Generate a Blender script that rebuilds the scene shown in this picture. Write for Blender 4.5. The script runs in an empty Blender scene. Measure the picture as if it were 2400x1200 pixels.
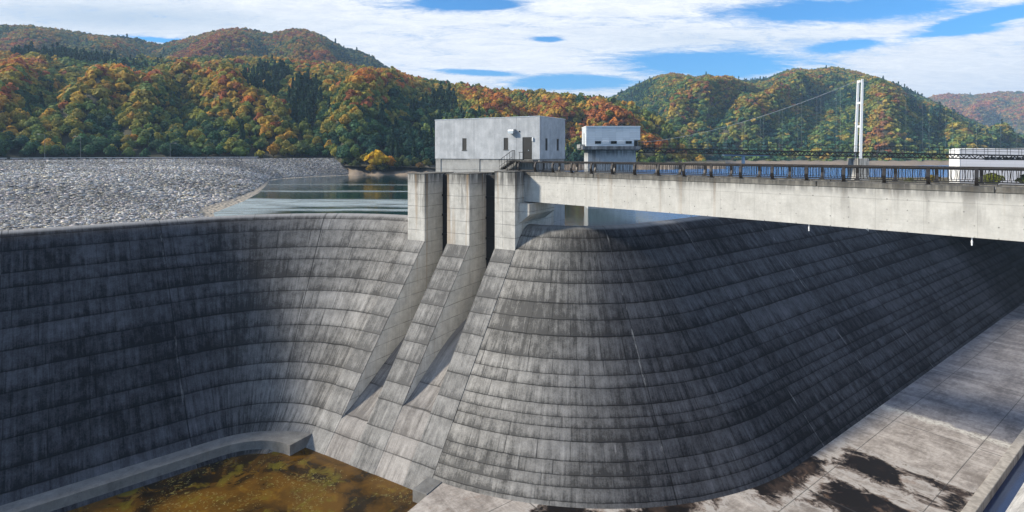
import bpy, bmesh, math, random
import numpy as np
from mathutils import Vector, Matrix
random.seed(7); rng = np.random.default_rng(11)
R = math.radians
S = bpy.context.scene
COL = S.collection

# ------------------------------------------------------------------ camera
F = 1300.0; CX = 1200.0; HY = 358.0; CZ = 2.0       # focal length and horizon in photo pixels, eye height
cam = bpy.data.objects.new('camera', bpy.data.cameras.new('camera'))
COL.objects.link(cam); S.camera = cam
cam.location = (0, 0, CZ); cam.rotation_euler = (R(90), 0, 0)
cam.data.sensor_width = 36; cam.data.lens = 36*F/2400
cam.data.shift_y = -(600-HY)/2400
cam.data.clip_start = .5; cam.data.clip_end = 9000
S.render.resolution_x = 1024; S.render.resolution_y = 512

# ------------------------------------------------------------------ light
SUN_AZ, SUN_EL = R(-94), R(30)                      # azimuth from +Y towards +X
sdir = Vector((math.sin(SUN_AZ)*math.cos(SUN_EL), math.cos(SUN_AZ)*math.cos(SUN_EL), math.sin(SUN_EL)))
sun = bpy.data.objects.new('sun', bpy.data.lights.new('sun', 'SUN'))
COL.objects.link(sun); sun.data.energy = 5.0; sun.data.angle = R(6); sun.data.color = (1, .90, .74)
sun.rotation_euler = sdir.to_track_quat('Z', 'Y').to_euler()
S.view_settings.view_transform = 'Standard'; S.view_settings.look = 'None'
S.view_settings.exposure = .55; S.view_settings.gamma = 1
S.cycles.max_bounces = 6; S.cycles.diffuse_bounces = 3; S.cycles.glossy_bounces = 3
S.cycles.caustics_reflective = False; S.cycles.caustics_refractive = False

# ------------------------------------------------------------------ node helpers
class NT:
    def __init__(s, tree): s.t = tree; s.n = tree.nodes; s.l = tree.links
    def add(s, ty, **kw):
        n = s.n.new(ty)
        for k, v in kw.items(): setattr(n, k, v)
        return n
    def put(s, sock, v):
        if hasattr(v, 'is_linked') or isinstance(v, bpy.types.NodeSocket): s.l.new(v, sock)
        elif v is not None:
            if sock.type == 'RGBA' and not isinstance(v, (int, float)) and len(v) == 3: v = (*v, 1)
            sock.default_value = v
    def m(s, op, a, b=None, c=None, clamp=False):
        n = s.add('ShaderNodeMath', operation=op, use_clamp=clamp)
        for i, v in enumerate((a, b, c)):
            if v is not None: s.put(n.inputs[i], v)
        return n.outputs[0]
    def vm(s, op, a, b=None):
        n = s.add('ShaderNodeVectorMath', operation=op)
        s.put(n.inputs[0], a)
        if b is not None: s.put(n.inputs[1], b)
        return n.outputs[0]
    def sep(s, v):
        n = s.add('ShaderNodeSeparateXYZ'); s.l.new(v, n.inputs[0]); return n.outputs
    def comb(s, x, y, z=0.0):
        n = s.add('ShaderNodeCombineXYZ')
        for i, v in enumerate((x, y, z)): s.put(n.inputs[i], v)
        return n.outputs[0]
    def noise(s, vec, scale=1.0, detail=4, rough=.55, dist=0.0):
        n = s.add('ShaderNodeTexNoise'); s.put(n.inputs['Vector'], vec); n.inputs['Scale'].default_value = scale
        n.inputs['Detail'].default_value = detail; n.inputs['Roughness'].default_value = rough
        n.inputs['Distortion'].default_value = dist
        return n.outputs[0]
    def white(s, vec):
        n = s.add('ShaderNodeTexWhiteNoise', noise_dimensions='3D'); s.put(n.inputs['Vector'], vec); return n.outputs['Value']
    def voro(s, vec, scale, feature='F1', out=0):
        n = s.add('ShaderNodeTexVoronoi', feature=feature); s.put(n.inputs['Vector'], vec); n.inputs['Scale'].default_value = scale
        return n.outputs[out]
    def ramp(s, f, lo, hi, a=0.0, b=1.0, smooth=True):
        n = s.add('ShaderNodeMapRange', interpolation_type='SMOOTHSTEP' if smooth else 'LINEAR'); n.clamp = True
        s.put(n.inputs[0], f)
        for i, v in zip((1, 2, 3, 4), (lo, hi, a, b)): s.put(n.inputs[i], v)
        return n.outputs[0]
    def mix(s, f, a, b, mode='MIX'):
        n = s.add('ShaderNodeMix', data_type='RGBA', blend_type=mode)
        s.put(n.inputs[0], f); s.put(n.inputs[6], a); s.put(n.inputs[7], b)
        return n.outputs[2]
    def line(s, v, w):                                # 1 near whole numbers of v, half width w (in v units)
        f = s.m('FRACT', v); d = s.m('MINIMUM', f, s.m('SUBTRACT', 1.0, f))
        return s.ramp(d, w*.4, w, 1, 0)
    def bump(s, h, strength=.5, dist=.05):
        n = s.add('ShaderNodeBump'); n.inputs['Strength'].default_value = strength; n.inputs['Distance'].default_value = dist
        s.put(n.inputs['Height'], h); return n.outputs[0]

def material(name):
    m = bpy.data.materials.new(name); m.use_nodes = True
    t = NT(m.node_tree); b = t.n['Principled BSDF']
    return m, t, b

def plain(name, col, rough=.6, metal=0.0, vary=.15, scale=3.0):
    m, t, b = material(name)
    co = t.add('ShaderNodeTexCoord').outputs['Object']
    n = t.noise(co, scale, 5)
    c = t.mix(t.ramp(n, .3, .7), tuple(x*(1-vary) for x in col), tuple(min(1, x*(1+vary)) for x in col))
    t.put(b.inputs['Base Color'], c); b.inputs['Roughness'].default_value = rough; b.inputs['Metallic'].default_value = metal
    return m

# ------------------------------------------------------------------ sky
w = bpy.data.worlds.new('World'); S.world = w; w.use_nodes = True
t = NT(w.node_tree); bg = t.n['Background']
sky = t.add('ShaderNodeTexSky', sky_type='NISHITA', sun_disc=False)
sky.sun_elevation = SUN_EL; sky.sun_rotation = SUN_AZ; sky.air_density = 1.0; sky.dust_density = .3; sky.ozone_density = 3.0
d = t.add('ShaderNodeTexCoord').outputs['Generated']
dx, dy, dz = t.sep(d)[:3]
zz = t.m('ADD', t.m('MAXIMUM', dz, 0.0), .10)
pv = t.comb(t.m('DIVIDE', dx, zz), t.m('DIVIDE', dy, zz), 0.0)
pv2 = t.vm('MULTIPLY', pv, (1.0, 2.1, 1.0))
rot = t.add('ShaderNodeVectorRotate', rotation_type='Z_AXIS'); t.put(rot.inputs['Vector'], pv2); rot.inputs['Angle'].default_value = R(14)
n1 = t.noise(rot.outputs[0], .75, 9, .62, .6)
n2 = t.noise(rot.outputs[0], 4.0, 7, .65, 1.2)
n3 = t.noise(rot.outputs[0], 13.0, 8, .7, 2.0)
ys = t.m('MAXIMUM', dy, .15)
ax = t.m('DIVIDE', dx, ys); el = t.m('DIVIDE', dz, ys)     # bearing and height of the view ray as slopes
def blob(px, py, rx, ry, tilt=0.0):                        # an oval region of the sky dome
    a0, e0 = (px-CX)/F, (HY-py)/F
    da = t.m('SUBTRACT', ax, a0); de = t.m('SUBTRACT', t.m('SUBTRACT', el, e0), t.m('MULTIPLY', da, tilt))
    q = t.m('ADD', t.m('POWER', t.m('DIVIDE', da, rx/F), 2.0), t.m('POWER', t.m('DIVIDE', de, ry/F), 2.0))
    return t.m('POWER', 2.718, t.m('MULTIPLY', q, -1.0))
gaps = None
for a in ((1640, 152, 210, 34, -.03), (1950, 28, 260, 30, .02), (2330, 40, 200, 20, .22), (1100, 8, 130, 17), (1985, 106, 90, 13, .1),
          (1120, 170, 110, 8, -.05), (1340, 192, 150, 17), (420, 98, 110, 6, -.08), (1285, 92, 40, 7, 0), (2230, 75, 120, 9, .1), (2080, 15, 160, 22)):
    q = blob(*a); gaps = q if gaps is None else t.m('MAXIMUM', gaps, q)
cov = t.m('ADD', t.m('MULTIPLY', t.m('SUBTRACT', n1, .5), 1.5), t.m('MULTIPLY', t.m('SUBTRACT', n2, .5), .9))
cov = t.m('ADD', cov, t.m('MULTIPLY', t.m('SUBTRACT', n3, .5), .55))
cov = t.m('SUBTRACT', t.m('ADD', cov, .46), t.m('MULTIPLY', gaps, 1.15))
cov = t.ramp(cov, -.26, .40)
clear = t.m('MAXIMUM', t.ramp(dz, .30, .55), t.ramp(dy, .25, -.25))         # unseen cloud thinned overhead and behind the camera for dimmer, bluer fill light
cov = t.m('MULTIPLY', cov, t.m('SUBTRACT', 1.0, t.m('MULTIPLY', clear, .62)))
grey = t.m('MAXIMUM', blob(260, 40, 420, 36, -.03), t.m('MULTIPLY', blob(1600, 95, 330, 30), .45))
tone = t.m('ADD', t.m('MULTIPLY', t.ramp(n2, .35, .7), .45), t.m('ADD', t.m('MULTIPLY', t.ramp(n1, .35, .7), .25), t.m('MULTIPLY', t.ramp(n3, .35, .65), .3)))
cl = t.mix(tone, (6.0, 6.4, 7.0), (8.9, 8.85, 8.7))
cl = t.mix(t.m('MULTIPLY', grey, .75), cl, (3.6, 4.6, 5.7))
skyc = t.mix(1.0, sky.outputs[0], (.17, .80, 1.28), 'MULTIPLY')
t.put(bg.inputs['Color'], t.mix(cov, skyc, cl)); bg.inputs['Strength'].default_value = .10

# ------------------------------------------------------------------ object helpers
def tag(o, label=None, cat=None, group=None, kind=None):
    if label: o['label'] = label
    if cat: o['category'] = cat
    if group: o['group'] = group
    if kind: o['kind'] = kind
    return o
def empty(name, loc, label, cat, group=None, rz=0):
    o = bpy.data.objects.new(name, None); COL.objects.link(o); o.location = loc; o.rotation_euler = (0, 0, rz)
    o.empty_display_size = .3
    return tag(o, label, cat, group)
class MB:                                               # collects shapes into ONE mesh
    def __init__(s): s.v = []; s.f = []; s.uv = []
    def quadv(s, pts, uv=None):
        k = len(s.v); s.v += [tuple(p) for p in pts]; s.f.append(tuple(range(k, k+len(pts)))); s.uv.append(uv)
    def hexa(s, b, tpts):                               # bottom ring, top ring (4+4, counter-clockwise from above)
        n = len(b)
        s.quadv(list(reversed(b))); s.quadv(tpts)
        for i in range(n):
            j = (i+1) % n; s.quadv([b[i], b[j], tpts[j], tpts[i]])
    def box(s, x0, x1, y0, y1, z0, z1, fr=None):
        fr = fr or (lambda a, b, c: (a, b, c))
        B = [fr(x0, y0, z0), fr(x1, y0, z0), fr(x1, y1, z0), fr(x0, y1, z0)]
        T = [fr(x0, y0, z1), fr(x1, y0, z1), fr(x1, y1, z1), fr(x0, y1, z1)]
        s.hexa(B, T)
    def bar(s, p, q, r, n=6, r2=None):
        p, q = Vector(p), Vector(q); dd = (q-p).normalized()
        a = dd.cross(Vector((0, 0, 1)))
        if a.length < .01: a = Vector((1, 0, 0))
        a.normalize(); b = dd.cross(a); r2 = r2 or r
        A = [p+(a*math.cos(6.2832*i/n+.785)+b*math.sin(6.2832*i/n+.785))*r for i in range(n)]
        Bq = [q+(a*math.cos(6.2832*i/n+.785)+b*math.sin(6.2832*i/n+.785))*r2 for i in range(n)]
        s.quadv(A); s.quadv(list(reversed(Bq)))
        for i in range(n):
            j = (i+1) % n; s.quadv([A[j], A[i], Bq[i], Bq[j]])
    def path(s, pts, r, n=6):
        for i in range(len(pts)-1): s.bar(pts[i], pts[i+1], r, n)
    def build(s, name, mat, parent=None, smooth=False, weld=False, bevel=0, origin=None):
        if origin is not None:
            o0 = Vector(origin); s.v = [tuple(Vector(p)-o0) for p in s.v]
        me = bpy.data.meshes.new(name); me.from_pydata(s.v, [], s.f)
        if any(u is not None for u in s.uv):
            lay = me.uv_layers.new(name='UVMap'); k = 0
            for f, u in zip(s.f, s.uv):
                for i in range(len(f)):
                    lay.data[k].uv = u[i] if u else (0, 0); k += 1
        if weld or bevel or not any(u is not None for u in s.uv):
            bm = bmesh.new(); bm.from_mesh(me)
            if weld or bevel: bmesh.ops.remove_doubles(bm, verts=bm.verts, dist=.0008)
            bmesh.ops.recalc_face_normals(bm, faces=bm.faces)
            if bevel:
                eds = [e for e in bm.edges if len(e.link_faces) == 2 and e.calc_face_angle(0) > .5]
                bmesh.ops.bevel(bm, geom=eds, offset=bevel, segments=1, affect='EDGES', clamp_overlap=True)
            bm.to_mesh(me); bm.free()
        if smooth: me.polygons.foreach_set('use_smooth', [True]*len(me.polygons))
        me.materials.append(mat)
        o = bpy.data.objects.new(name, me); COL.objects.link(o)
        if origin is not None: o.location = origin
        if parent is not None:
            o.parent = parent; bpy.context.view_layer.update(); o.matrix_parent_inverse = parent.matrix_world.inverted()
        return o

# ------------------------------------------------------------------ the dam's own frame: u along the gated section, s downstream
A3 = Vector((.3, 56.5, 0)); U = Vector((.863, -.505, 0)).normalized(); N = Vector((-.505, -.863, 0)).normalized()
def us(u, s, z): return A3 + U*u + N*s + Vector((0, 0, z))
ZC = -5.6; SL = .82; ZF = -24.4; ZP = -25.3; ZW = -7.3
PROFILE = [(-1.6, -9.5), (-1.5, -7.2), (-1.3, -6.45), (-1.0, -5.98), (-.6, -5.72), (-.2, -5.61), (.2, -5.61), (.7, -5.72), (1.3, -6.08), (2.0, -6.74), (2.5, -7.33), (3.0, -7.98)]
def run_at(z): return 3.0 + (-7.98 - z)*SL
ROWS = list(PROFILE)
zz_ = -8.5
while zz_ > -24.3: ROWS.append((run_at(zz_), zz_)); zz_ -= .5
ROWS.append((run_at(-24.4), -24.4)); ROWS.append((run_at(-27), -27.0))

# ------------------------------------------------------------------ concrete materials
def dam_concrete(name, dark, light, lift=1.5, panel=3.6, leach=.5, vscale=1.0, warm=(0, 0, 0), bay=15.0, bias=0.0, lit_pale=None, bmp=.55, blk=.20, knee=None):
    m, t, b = material(name)
    uv = t.add('ShaderNodeUVMap').outputs[0]; u, v = t.sep(uv)[:2]
    wob = t.m('MULTIPLY', t.m('SUBTRACT', t.noise(uv, .7, 3), .5), .10)
    vs = t.m('ADD', t.m('ADD', v, wob), t.m('MULTIPLY', t.m('SINE', t.m('MULTIPLY', v, 1.9)), .16))
    if knee: vs = t.m('ADD', vs, t.m('MULTIPLY', t.m('MAXIMUM', t.m('SUBTRACT', vs, knee[0]), 0.0), knee[1]))
    vl = t.m('DIVIDE', vs, lift); row = t.m('FLOOR', vl); fr = t.m('FRACT', vl)
    ub = t.m('DIVIDE', u, bay); bayi = t.m('FLOOR', ub)
    up = t.m('DIVIDE', t.m('ADD', u, t.m('MULTIPLY', t.white(t.comb(row, bayi, 3.0)), 5.0)), panel); pan = t.m('FLOOR', up)
    big = t.noise(t.vm('MULTIPLY', uv, (.09, .10, 1)), 1, 4, .6)
    streak = t.noise(t.vm('MULTIPLY', uv, (3.4, .20, 1)), 1, 8, .75)
    streak2 = t.noise(t.vm('MULTIPLY', uv, (1.0, .10, 1)), 1, 6, .75)
    rowst = t.noise(t.vm('MULTIPLY', t.comb(u, t.m('MULTIPLY', row, 7.3), fr), (2.2, 1.0, .5)), 1, 7, .75)   # streaks that stop at each lift
    mott = t.noise(uv, 1.4, 8, .7); fine = t.noise(uv, 9.0, 4, .7)
    tone = t.m('ADD', t.m('MULTIPLY', big, .5), t.m('MULTIPLY', streak, .70))
    tone = t.m('ADD', tone, t.m('MULTIPLY', streak2, .55)); tone = t.m('ADD', tone, t.m('MULTIPLY', mott, .60))
    tone = t.m('ADD', tone, t.m('MULTIPLY', fine, .35)); tone = t.m('ADD', tone, t.m('MULTIPLY', rowst, .35))
    tone = t.m('ADD', tone, t.m('MULTIPLY', t.white(t.comb(row, bayi, 1.0)), blk))
    tone = t.m('ADD', tone, t.m('MULTIPLY', t.white(t.comb(row, pan, 2.0)), blk*.5))
    tone = t.m('SUBTRACT', tone, t.m('MULTIPLY', t.m('POWER', fr, 4.0), .18))
    tone = t.ramp(t.m('ADD', tone, bias), 1.42, 1.94, smooth=False)
    c = t.mix(tone, dark, light)
    if lit_pale:                                            # paler, less weathered concrete beside the gates, its sunlight painted in too
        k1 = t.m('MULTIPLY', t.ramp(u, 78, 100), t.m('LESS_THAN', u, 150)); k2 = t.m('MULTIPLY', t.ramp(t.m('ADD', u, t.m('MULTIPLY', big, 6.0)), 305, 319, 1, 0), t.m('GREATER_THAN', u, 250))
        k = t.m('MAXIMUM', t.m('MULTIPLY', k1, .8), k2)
        c = t.mix(k, c, t.mix(tone, lit_pale[0], lit_pale[1]))
    c = t.mix(t.m('MULTIPLY', t.ramp(v, 5.95, 5.68), .8), c, t.mix(streak, (.16, .16, .16), (.42, .41, .40)))   # pale crest, its sunlit top painted into the colour
    drip = t.m('MULTIPLY', t.m('POWER', t.m('SUBTRACT', 1.0, fr), 3.0), t.ramp(t.m('ADD', t.m('MULTIPLY', rowst, .6), t.m('MULTIPLY', streak, .4)), .44, .60))
    c = t.mix(t.m('MULTIPLY', drip, .45), c, tuple(x*.32 for x in dark))
    fade = t.ramp(t.noise(uv, .35, 3), .25, .6, .45, 1)
    ln = t.m('MULTIPLY', t.line(vl, .032/lift*1.5), fade)
    c = t.mix(t.m('MULTIPLY', ln, .70), c, tuple(x*.16 for x in dark))
    pl = t.m('MULTIPLY', t.line(up, .030/panel*1.5), t.ramp(t.noise(uv, .22, 2), .38, .62, .1, .75))
    c = t.mix(t.m('MULTIPLY', pl, .95), c, tuple(x*.3 for x in dark))
    bl = t.line(ub, .045/bay*1.3)
    c = t.mix(t.m('MULTIPLY', bl, .8), c, tuple(x*.25 for x in dark))
    lm = t.m('MULTIPLY', t.line(t.m('ADD', ub, .006), .14/bay), t.ramp(t.noise(t.vm('MULTIPLY', uv, (1.5, .5, 1)), 1, 5, .7), .50, .66))
    c = t.mix(t.m('MULTIPLY', lm, leach), c, (.46, .46, .46))
    sp = t.m('MULTIPLY', t.ramp(t.noise(t.vm('MULTIPLY', uv, (1.3, .30, 1)), 1, 4, .6), .70, .76), leach*.7)
    c = t.mix(sp, c, (.42, .41, .42))
    t.put(b.inputs['Base Color'], c); b.inputs['Roughness'].default_value = .9
    b.inputs['Specular IOR Level'].default_value = .25
    h = t.m('SUBTRACT', t.m('ADD', t.m('MULTIPLY', mott, .25), t.m('MULTIPLY', fine, .12)), t.m('ADD', t.m('MULTIPLY', ln, .9), t.m('MULTIPLY', pl, .3)))
    h = t.m('ADD', h, t.m('MULTIPLY', fr, .9))
    t.put(b.inputs['Normal'], t.bump(h, bmp, .07))
    return m

def pier_concrete(name, dark, light, top=-.3, lift=1.35, stain=1.0, rust=.35, joint_h=1.8, topband=1.6, axis=None):
    """cast concrete with lift lines in height, dark runs below the top edge and a few rust runs"""
    m, t, b = material(name)
    g = t.add('ShaderNodeNewGeometry'); p = g.outputs['Position']; x, y, z = t.sep(p)[:3]
    a = t.m('ADD', t.m('MULTIPLY', x, .9), t.m('MULTIPLY', y, .55)); bb = t.m('SUBTRACT', t.m('MULTIPLY', y, .85), t.m('MULTIPLY', x, .45))
    q = t.comb(a, bb, z)
    streak = t.noise(t.vm('MULTIPLY', q, (3.0, 3.0, .16)), 1, 7, .7); wide = t.noise(t.vm('MULTIPLY', q, (.8, .8, .10)), 1, 5, .65)
    mott = t.noise(q, 1.1, 8, .68); fine = t.noise(q, 8, 4, .7)
    tone = t.m('ADD', t.m('ADD', t.m('MULTIPLY', mott, .8), t.m('MULTIPLY', wide, .5)), t.m('ADD', t.m('MULTIPLY', streak, .4), t.m('MULTIPLY', fine, .3)))
    c = t.mix(t.ramp(tone, .72, 1.28, smooth=False), dark, light)
    dep = t.m('SUBTRACT', top, z)
    run = t.m('MULTIPLY', t.ramp(dep, 0.0, topband, 1, 0), t.ramp(t.m('ADD', streak, t.m('MULTIPLY', wide, .5)), .55, .85))
    c = t.mix(t.m('MULTIPLY', run, .80*stain), c, (.035, .036, .038))
    lng = t.m('MULTIPLY', t.ramp(dep, 0.0, topband*4.2, 1, 0), t.ramp(wide, .52, .66))
    c = t.mix(t.m('MULTIPLY', lng, .62*stain), c, (.07, .066, .06))
    ru = t.m('MULTIPLY', t.ramp(t.noise(t.vm('MULTIPLY', q, (1.6, 1.6, .05)), 1, 3, .5), .60, .70), rust)
    c = t.mix(ru, c, (.30, .19, .09))
    wob = t.m('MULTIPLY', t.m('SUBTRACT', t.noise(q, .6, 2), .5), .08)
    ln = t.m('MULTIPLY', t.line(t.m('DIVIDE', t.m('ADD', z, wob), lift), .035/lift), t.ramp(t.noise(q, .5, 2), .3, .6, .35, .9))
    c = t.mix(t.m('MULTIPLY', ln, .75), c, (.06, .06, .06))
    vln = t.m('MULTIPLY', t.line(t.m('DIVIDE', a, joint_h), .018/joint_h), t.ramp(t.noise(q, .4, 2), .42, .6, 0, .6))
    c = t.mix(vln, c, (.10, .10, .10))
    hole = t.voro(t.vm('MULTIPLY', q, (1.1, 1.1, 1.3)), 1)
    c = t.mix(t.ramp(hole, .03, .06, .7, 0), c, (.06, .06, .06))
    if axis:                                             # tie holes and form joints set out along the member
        la = t.m('ADD', t.m('MULTIPLY', x, axis[0]), t.m('MULTIPLY', y, axis[1]))
        ga = t.m('MULTIPLY', t.m('SUBTRACT', t.m('FRACT', t.m('DIVIDE', la, 1.1)), .5), 1.1); gz = t.m('MULTIPLY', t.m('SUBTRACT', t.m('FRACT', t.m('DIVIDE', z, .68)), .5), .68)
        dd_ = t.m('SQRT', t.m('ADD', t.m('MULTIPLY', ga, ga), t.m('MULTIPLY', gz, gz)))
        c = t.mix(t.m('MULTIPLY', t.ramp(dd_, .03, .055, .8, 0), t.ramp(t.noise(q, .9, 2), .4, .6)), c, (.10, .10, .095))
        c = t.mix(t.m('MULTIPLY', t.line(t.m('DIVIDE', la, 2.6), .02/2.6), .35), c, (.16, .16, .15))
        c = t.mix(t.ramp(t.m('ABSOLUTE', t.m('ADD', z, 1.05)), .012, .03, .40, 0), c, (.18, .18, .17))
        hz_ = t.noise(t.vm('MULTIPLY', t.comb(la, 0, z), (.5, 1, 5.0)), 1, 5, .7)
        c = t.mix(t.ramp(hz_, .52, .72, 0, .35), c, (.30, .295, .28))
    t.put(b.inputs['Base Color'], c); b.inputs['Roughness'].default_value = .9; b.inputs['Specular IOR Level'].default_value = .25
    t.put(b.inputs['Normal'], t.bump(t.m('SUBTRACT', t.m('ADD', mott, t.m('MULTIPLY', fine, .4)), t.m('MULTIPLY', ln, 1.2)), .5, .04))
    return m

M = {}
DK, LT, LIT_PALE = (.007, .0075, .010), (.112, .117, .134), ((.085, .082, .077), (.50, .48, .445))
M['wall'] = dam_concrete('weathered_dam_concrete', DK, LT, lift=1.5, panel=2.8, lit_pale=LIT_PALE, leach=.22, bay=13.0, bias=-.02, blk=.11)
M['wall2'] = dam_concrete('weathered_weir_concrete', DK, LT, lift=1.32, panel=2.2, lit_pale=LIT_PALE, leach=.35, bay=15.0, knee=(17.0, .65), bias=-.02, blk=.11)
M['strip'] = dam_concrete('pale_weir_concrete', (.10, .098, .095), (.42, .41, .39), panel=6.0, leach=.15, bay=60, bmp=.3, blk=.10)
M['chute'] = dam_concrete('chute_concrete', (.14, .13, .122), (.46, .435, .41), panel=4.0, leach=.25, bay=60, bmp=.3, blk=.10)
M['pier'] = pier_concrete('pier_concrete', (.34, .33, .305), (.68, .66, .615), topband=2.1, stain=1.12, rust=.45)
M['girder'] = pier_concrete('girder_concrete', (.37, .362, .34), (.58, .57, .54), top=-.36, lift=40, stain=.75, rust=.16, joint_h=240, topband=.75, axis=(.726, -.688))
M['kerb'] = pier_concrete('stained_kerb_concrete', (.12, .115, .105), (.30, .285, .25), top=.02, lift=50, stain=1.0, rust=.1, topband=.9)
M['tower'] = pier_concrete('tower_concrete', (.28, .29, .30), (.50, .51, .52), top=2.35, lift=2.0, stain=1.0, rust=.05, topband=1.5)
M['plinth'] = pier_concrete('plinth_concrete', (.25, .25, .245), (.46, .46, .45), top=1.25, lift=60, stain=.6, rust=.05, topband=.6)
M['dark_metal'] = plain('dark_painted_steel', (.022, .019, .018), .38, .3)
M['rail_top'] = plain('brown_rail_steel', (.075, .06, .052), .30, .55)  # top rail a lighter brown than the posts below
M['black'] = plain('dark_gate_steel', (.012, .012, .013), .6)
M['white_steel'] = plain('white_painted_steel', (.78, .79, .80), .45, 0, .04)
M['galv'] = plain('galvanised_steel', (.55, .56, .57), .35, .6)
M['glass'] = plain('dark_window_glass', (.006, .007, .009), .15); M['glass'].node_tree.nodes['Principled BSDF'].inputs['Specular IOR Level'].default_value = .18
M['door'] = plain('brown_painted_door', (.33, .22, .145), .5, 0, .06)
M['frame'] = plain('bronze_window_frame', (.06, .055, .048), .45, .3)

# ------------------------------------------------------------------ weir plan
uL = -14.2
c0 = us(uL, -3, 0)                                     # crest line at the first pier
th1 = R(41); e1 = Vector((math.cos(th1), math.sin(th1), 0))
P1 = Vector((-49.8, 54, 0))
def left_plan():
    # straight then arc of radius 24 into direction U
    a = Matrix(((e1.x, U.x), (e1.y, U.y))).inverted() @ Vector((c0.x-P1.x, c0.y-P1.y))
    I = P1 + e1*a[0]; ang = math.acos(max(-1, min(1, e1.dot(U)))); b = (c0-I).length
    Rr = min(24.0, b/math.tan(ang/2)); T1 = I - e1*Rr*math.tan(ang/2); T2 = I + U*Rr*math.tan(ang/2)
    nrm = Vector((e1.y, -e1.x, 0)); C = T1 + nrm*Rr
    out = []
    L = 62.0; n = 40
    for i in range(n): out.append((T1 - e1*(L*(1-i/n)), nrm))
    n = 40
    for i in range(n+1):
        f = ang*i/n; ra = -nrm
        rv = Vector((ra.x*math.cos(-f)-ra.y*math.sin(-f), ra.x*math.sin(-f)+ra.y*math.cos(-f), 0))
        out.append((C + rv*Rr, -rv))
    if (c0-T2).length > .05: out.append((c0, N.copy()))
    return out
def right_plan():
    st = us(0, -3, 0); e2 = Vector((.792, .610, 0)).normalized(); n2 = Vector((e2.y, -e2.x, 0))
    C = st - N*11; a0 = math.atan2(N.y, N.x); a1 = math.atan2(n2.y, n2.x)
    while a1 < a0: a1 += 2*math.pi
    out = []; n = 48
    for i in range(n+1):
        f = a0+(a1-a0)*i/n; rv = Vector((math.cos(f), math.sin(f), 0)); out.append((C+rv*11, rv))
    e = out[-1][0]
    for i in range(1, 61): out.append((e + e2*(140*i/60), n2))
    return out
LP, RP = left_plan(), right_plan()
def wall_mesh(plan, uoff, mid_r):
    mb = MB(); acc = [uoff or 0]
    for i in range(1, len(plan)):
        a, b = plan[i-1], plan[i]
        acc.append(acc[-1] + ((a[0]+a[1]*mid_r)-(b[0]+b[1]*mid_r)).length)
    if uoff is None: acc = [a-acc[-1]+100 for a in acc]
    def vv(j):                                          # v follows height on the slope, arc length over the crest
        r, z = ROWS[j]; return -z if r > .3 else 5.6-(.3-r)*.8
    for i in range(len(plan)-1):
        for j in range(len(ROWS)-1):
            (p, n), (p2, n2) = plan[i], plan[i+1]; (r, z), (r2, z2) = ROWS[j], ROWS[j+1]
            if uoff is None: tw = min(1, (len(plan)-1-i)/14); tw2 = min(1, (len(plan)-2-i)/14)
            ta = tb_ = 0
            if uoff is None: ta = .75*max(0, (-22.7-z)/1.7)**2; tb_ = .75*max(0, (-22.7-z2)/1.7)**2      # toe fillet, dying out at the pier
            else: tw = tw2 = 0
            q = [p+n*(r+ta*tw), p+n*(r2+tb_*tw), p2+n2*(r2+tb_*tw2), p2+n2*(r+ta*tw2)]; q[0].z = z; q[1].z = z2; q[2].z = z2; q[3].z = z
            mb.quadv(q, [(acc[i], vv(j)), (acc[i], vv(j+1)), (acc[i+1], vv(j+1)), (acc[i+1], vv(j))])
    return mb
dam = empty('spillway_dam', us(-7, -3, ZF), 'long curved weathered concrete spillway weir with three gate piers', 'dam')
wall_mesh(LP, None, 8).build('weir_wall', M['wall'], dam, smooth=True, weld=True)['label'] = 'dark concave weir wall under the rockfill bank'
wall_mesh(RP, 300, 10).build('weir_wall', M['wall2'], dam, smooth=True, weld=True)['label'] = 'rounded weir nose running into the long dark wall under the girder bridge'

# piers with their sloping strips, chutes between
PIERS = [(-2.42, 0.0, .0, 'gate pier that carries the end of the girder bridge'), (-8.59, -5.64, -.32, 'middle gate pier between two chutes'), (-14.2, -11.75, -.42, 'gate pier beside the concave wall')]
for (ua, ub, zt, lab) in PIERS:
    mb = MB()
    prof = [(0, zt), (0, -7.98), (run_at(-26.5)-3, -26.5), (-9, -26.5), (-9, zt)]
    A = [us(ua, s, z) for s, z in prof]; B = [us(ub, s, z) for s, z in prof]
    # tall block
    for i in (0, 2, 3, 4):
        j = (i+1) % 5; mb.quadv([A[i], A[j], B[j], B[i]])
    mb.quadv(A); mb.quadv(list(reversed(B)))
    pier = mb.build('pier', M['pier'], dam, weld=True); pier['label'] = lab
    # the strip: a 4 cm facing on the slope
    sb = MB(); k = 40; w0 = .015
    for i in range(k):
        z0, z1 = -7.98+(-26.5+7.98)*i/k, -7.98+(-26.5+7.98)*(i+1)/k
        def sp(u, z): h = .05 if z > -20 else max(.012, .05+(z+20)*.02); return us(u, run_at(z)-3+h, z+h*.4)
        sb.quadv([sp(ua-w0, z0), sp(ua-w0, z1), sp(ub+w0, z1), sp(ub+w0, z0)], [(ua+90, -z0), (ua+90, -z1), (ub+90, -z1), (ub+90, -z0)])
        for uu, fl in ((ua-w0, 1), (ub+w0, 0)):
            q = [sp(uu, z0), us(uu, run_at(z0)-3-.06, z0), us(uu, run_at(z1)-3-.06, z1), sp(uu, z1)]
            if not fl: q.reverse()
            sb.quadv(q, [(uu+90, -z0)]*4)
    sb.quadv([us(ua-w0, -.06, -7.96), us(ua-w0, .05, -7.96), us(ub+w0, .05, -7.96), us(ub+w0, -.06, -7.96)], [(0, 8)]*4)
    sb.build('slope_strip', M['strip'], pier)
    cap = MB(); cap.box(ua-.05, ub+.05, -9.0, .06, zt+.003, zt+.09, lambda a, b, c: us(a, b, c)); cap.build('pier_cap', M['kerb'], pier, bevel=.02)
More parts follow.
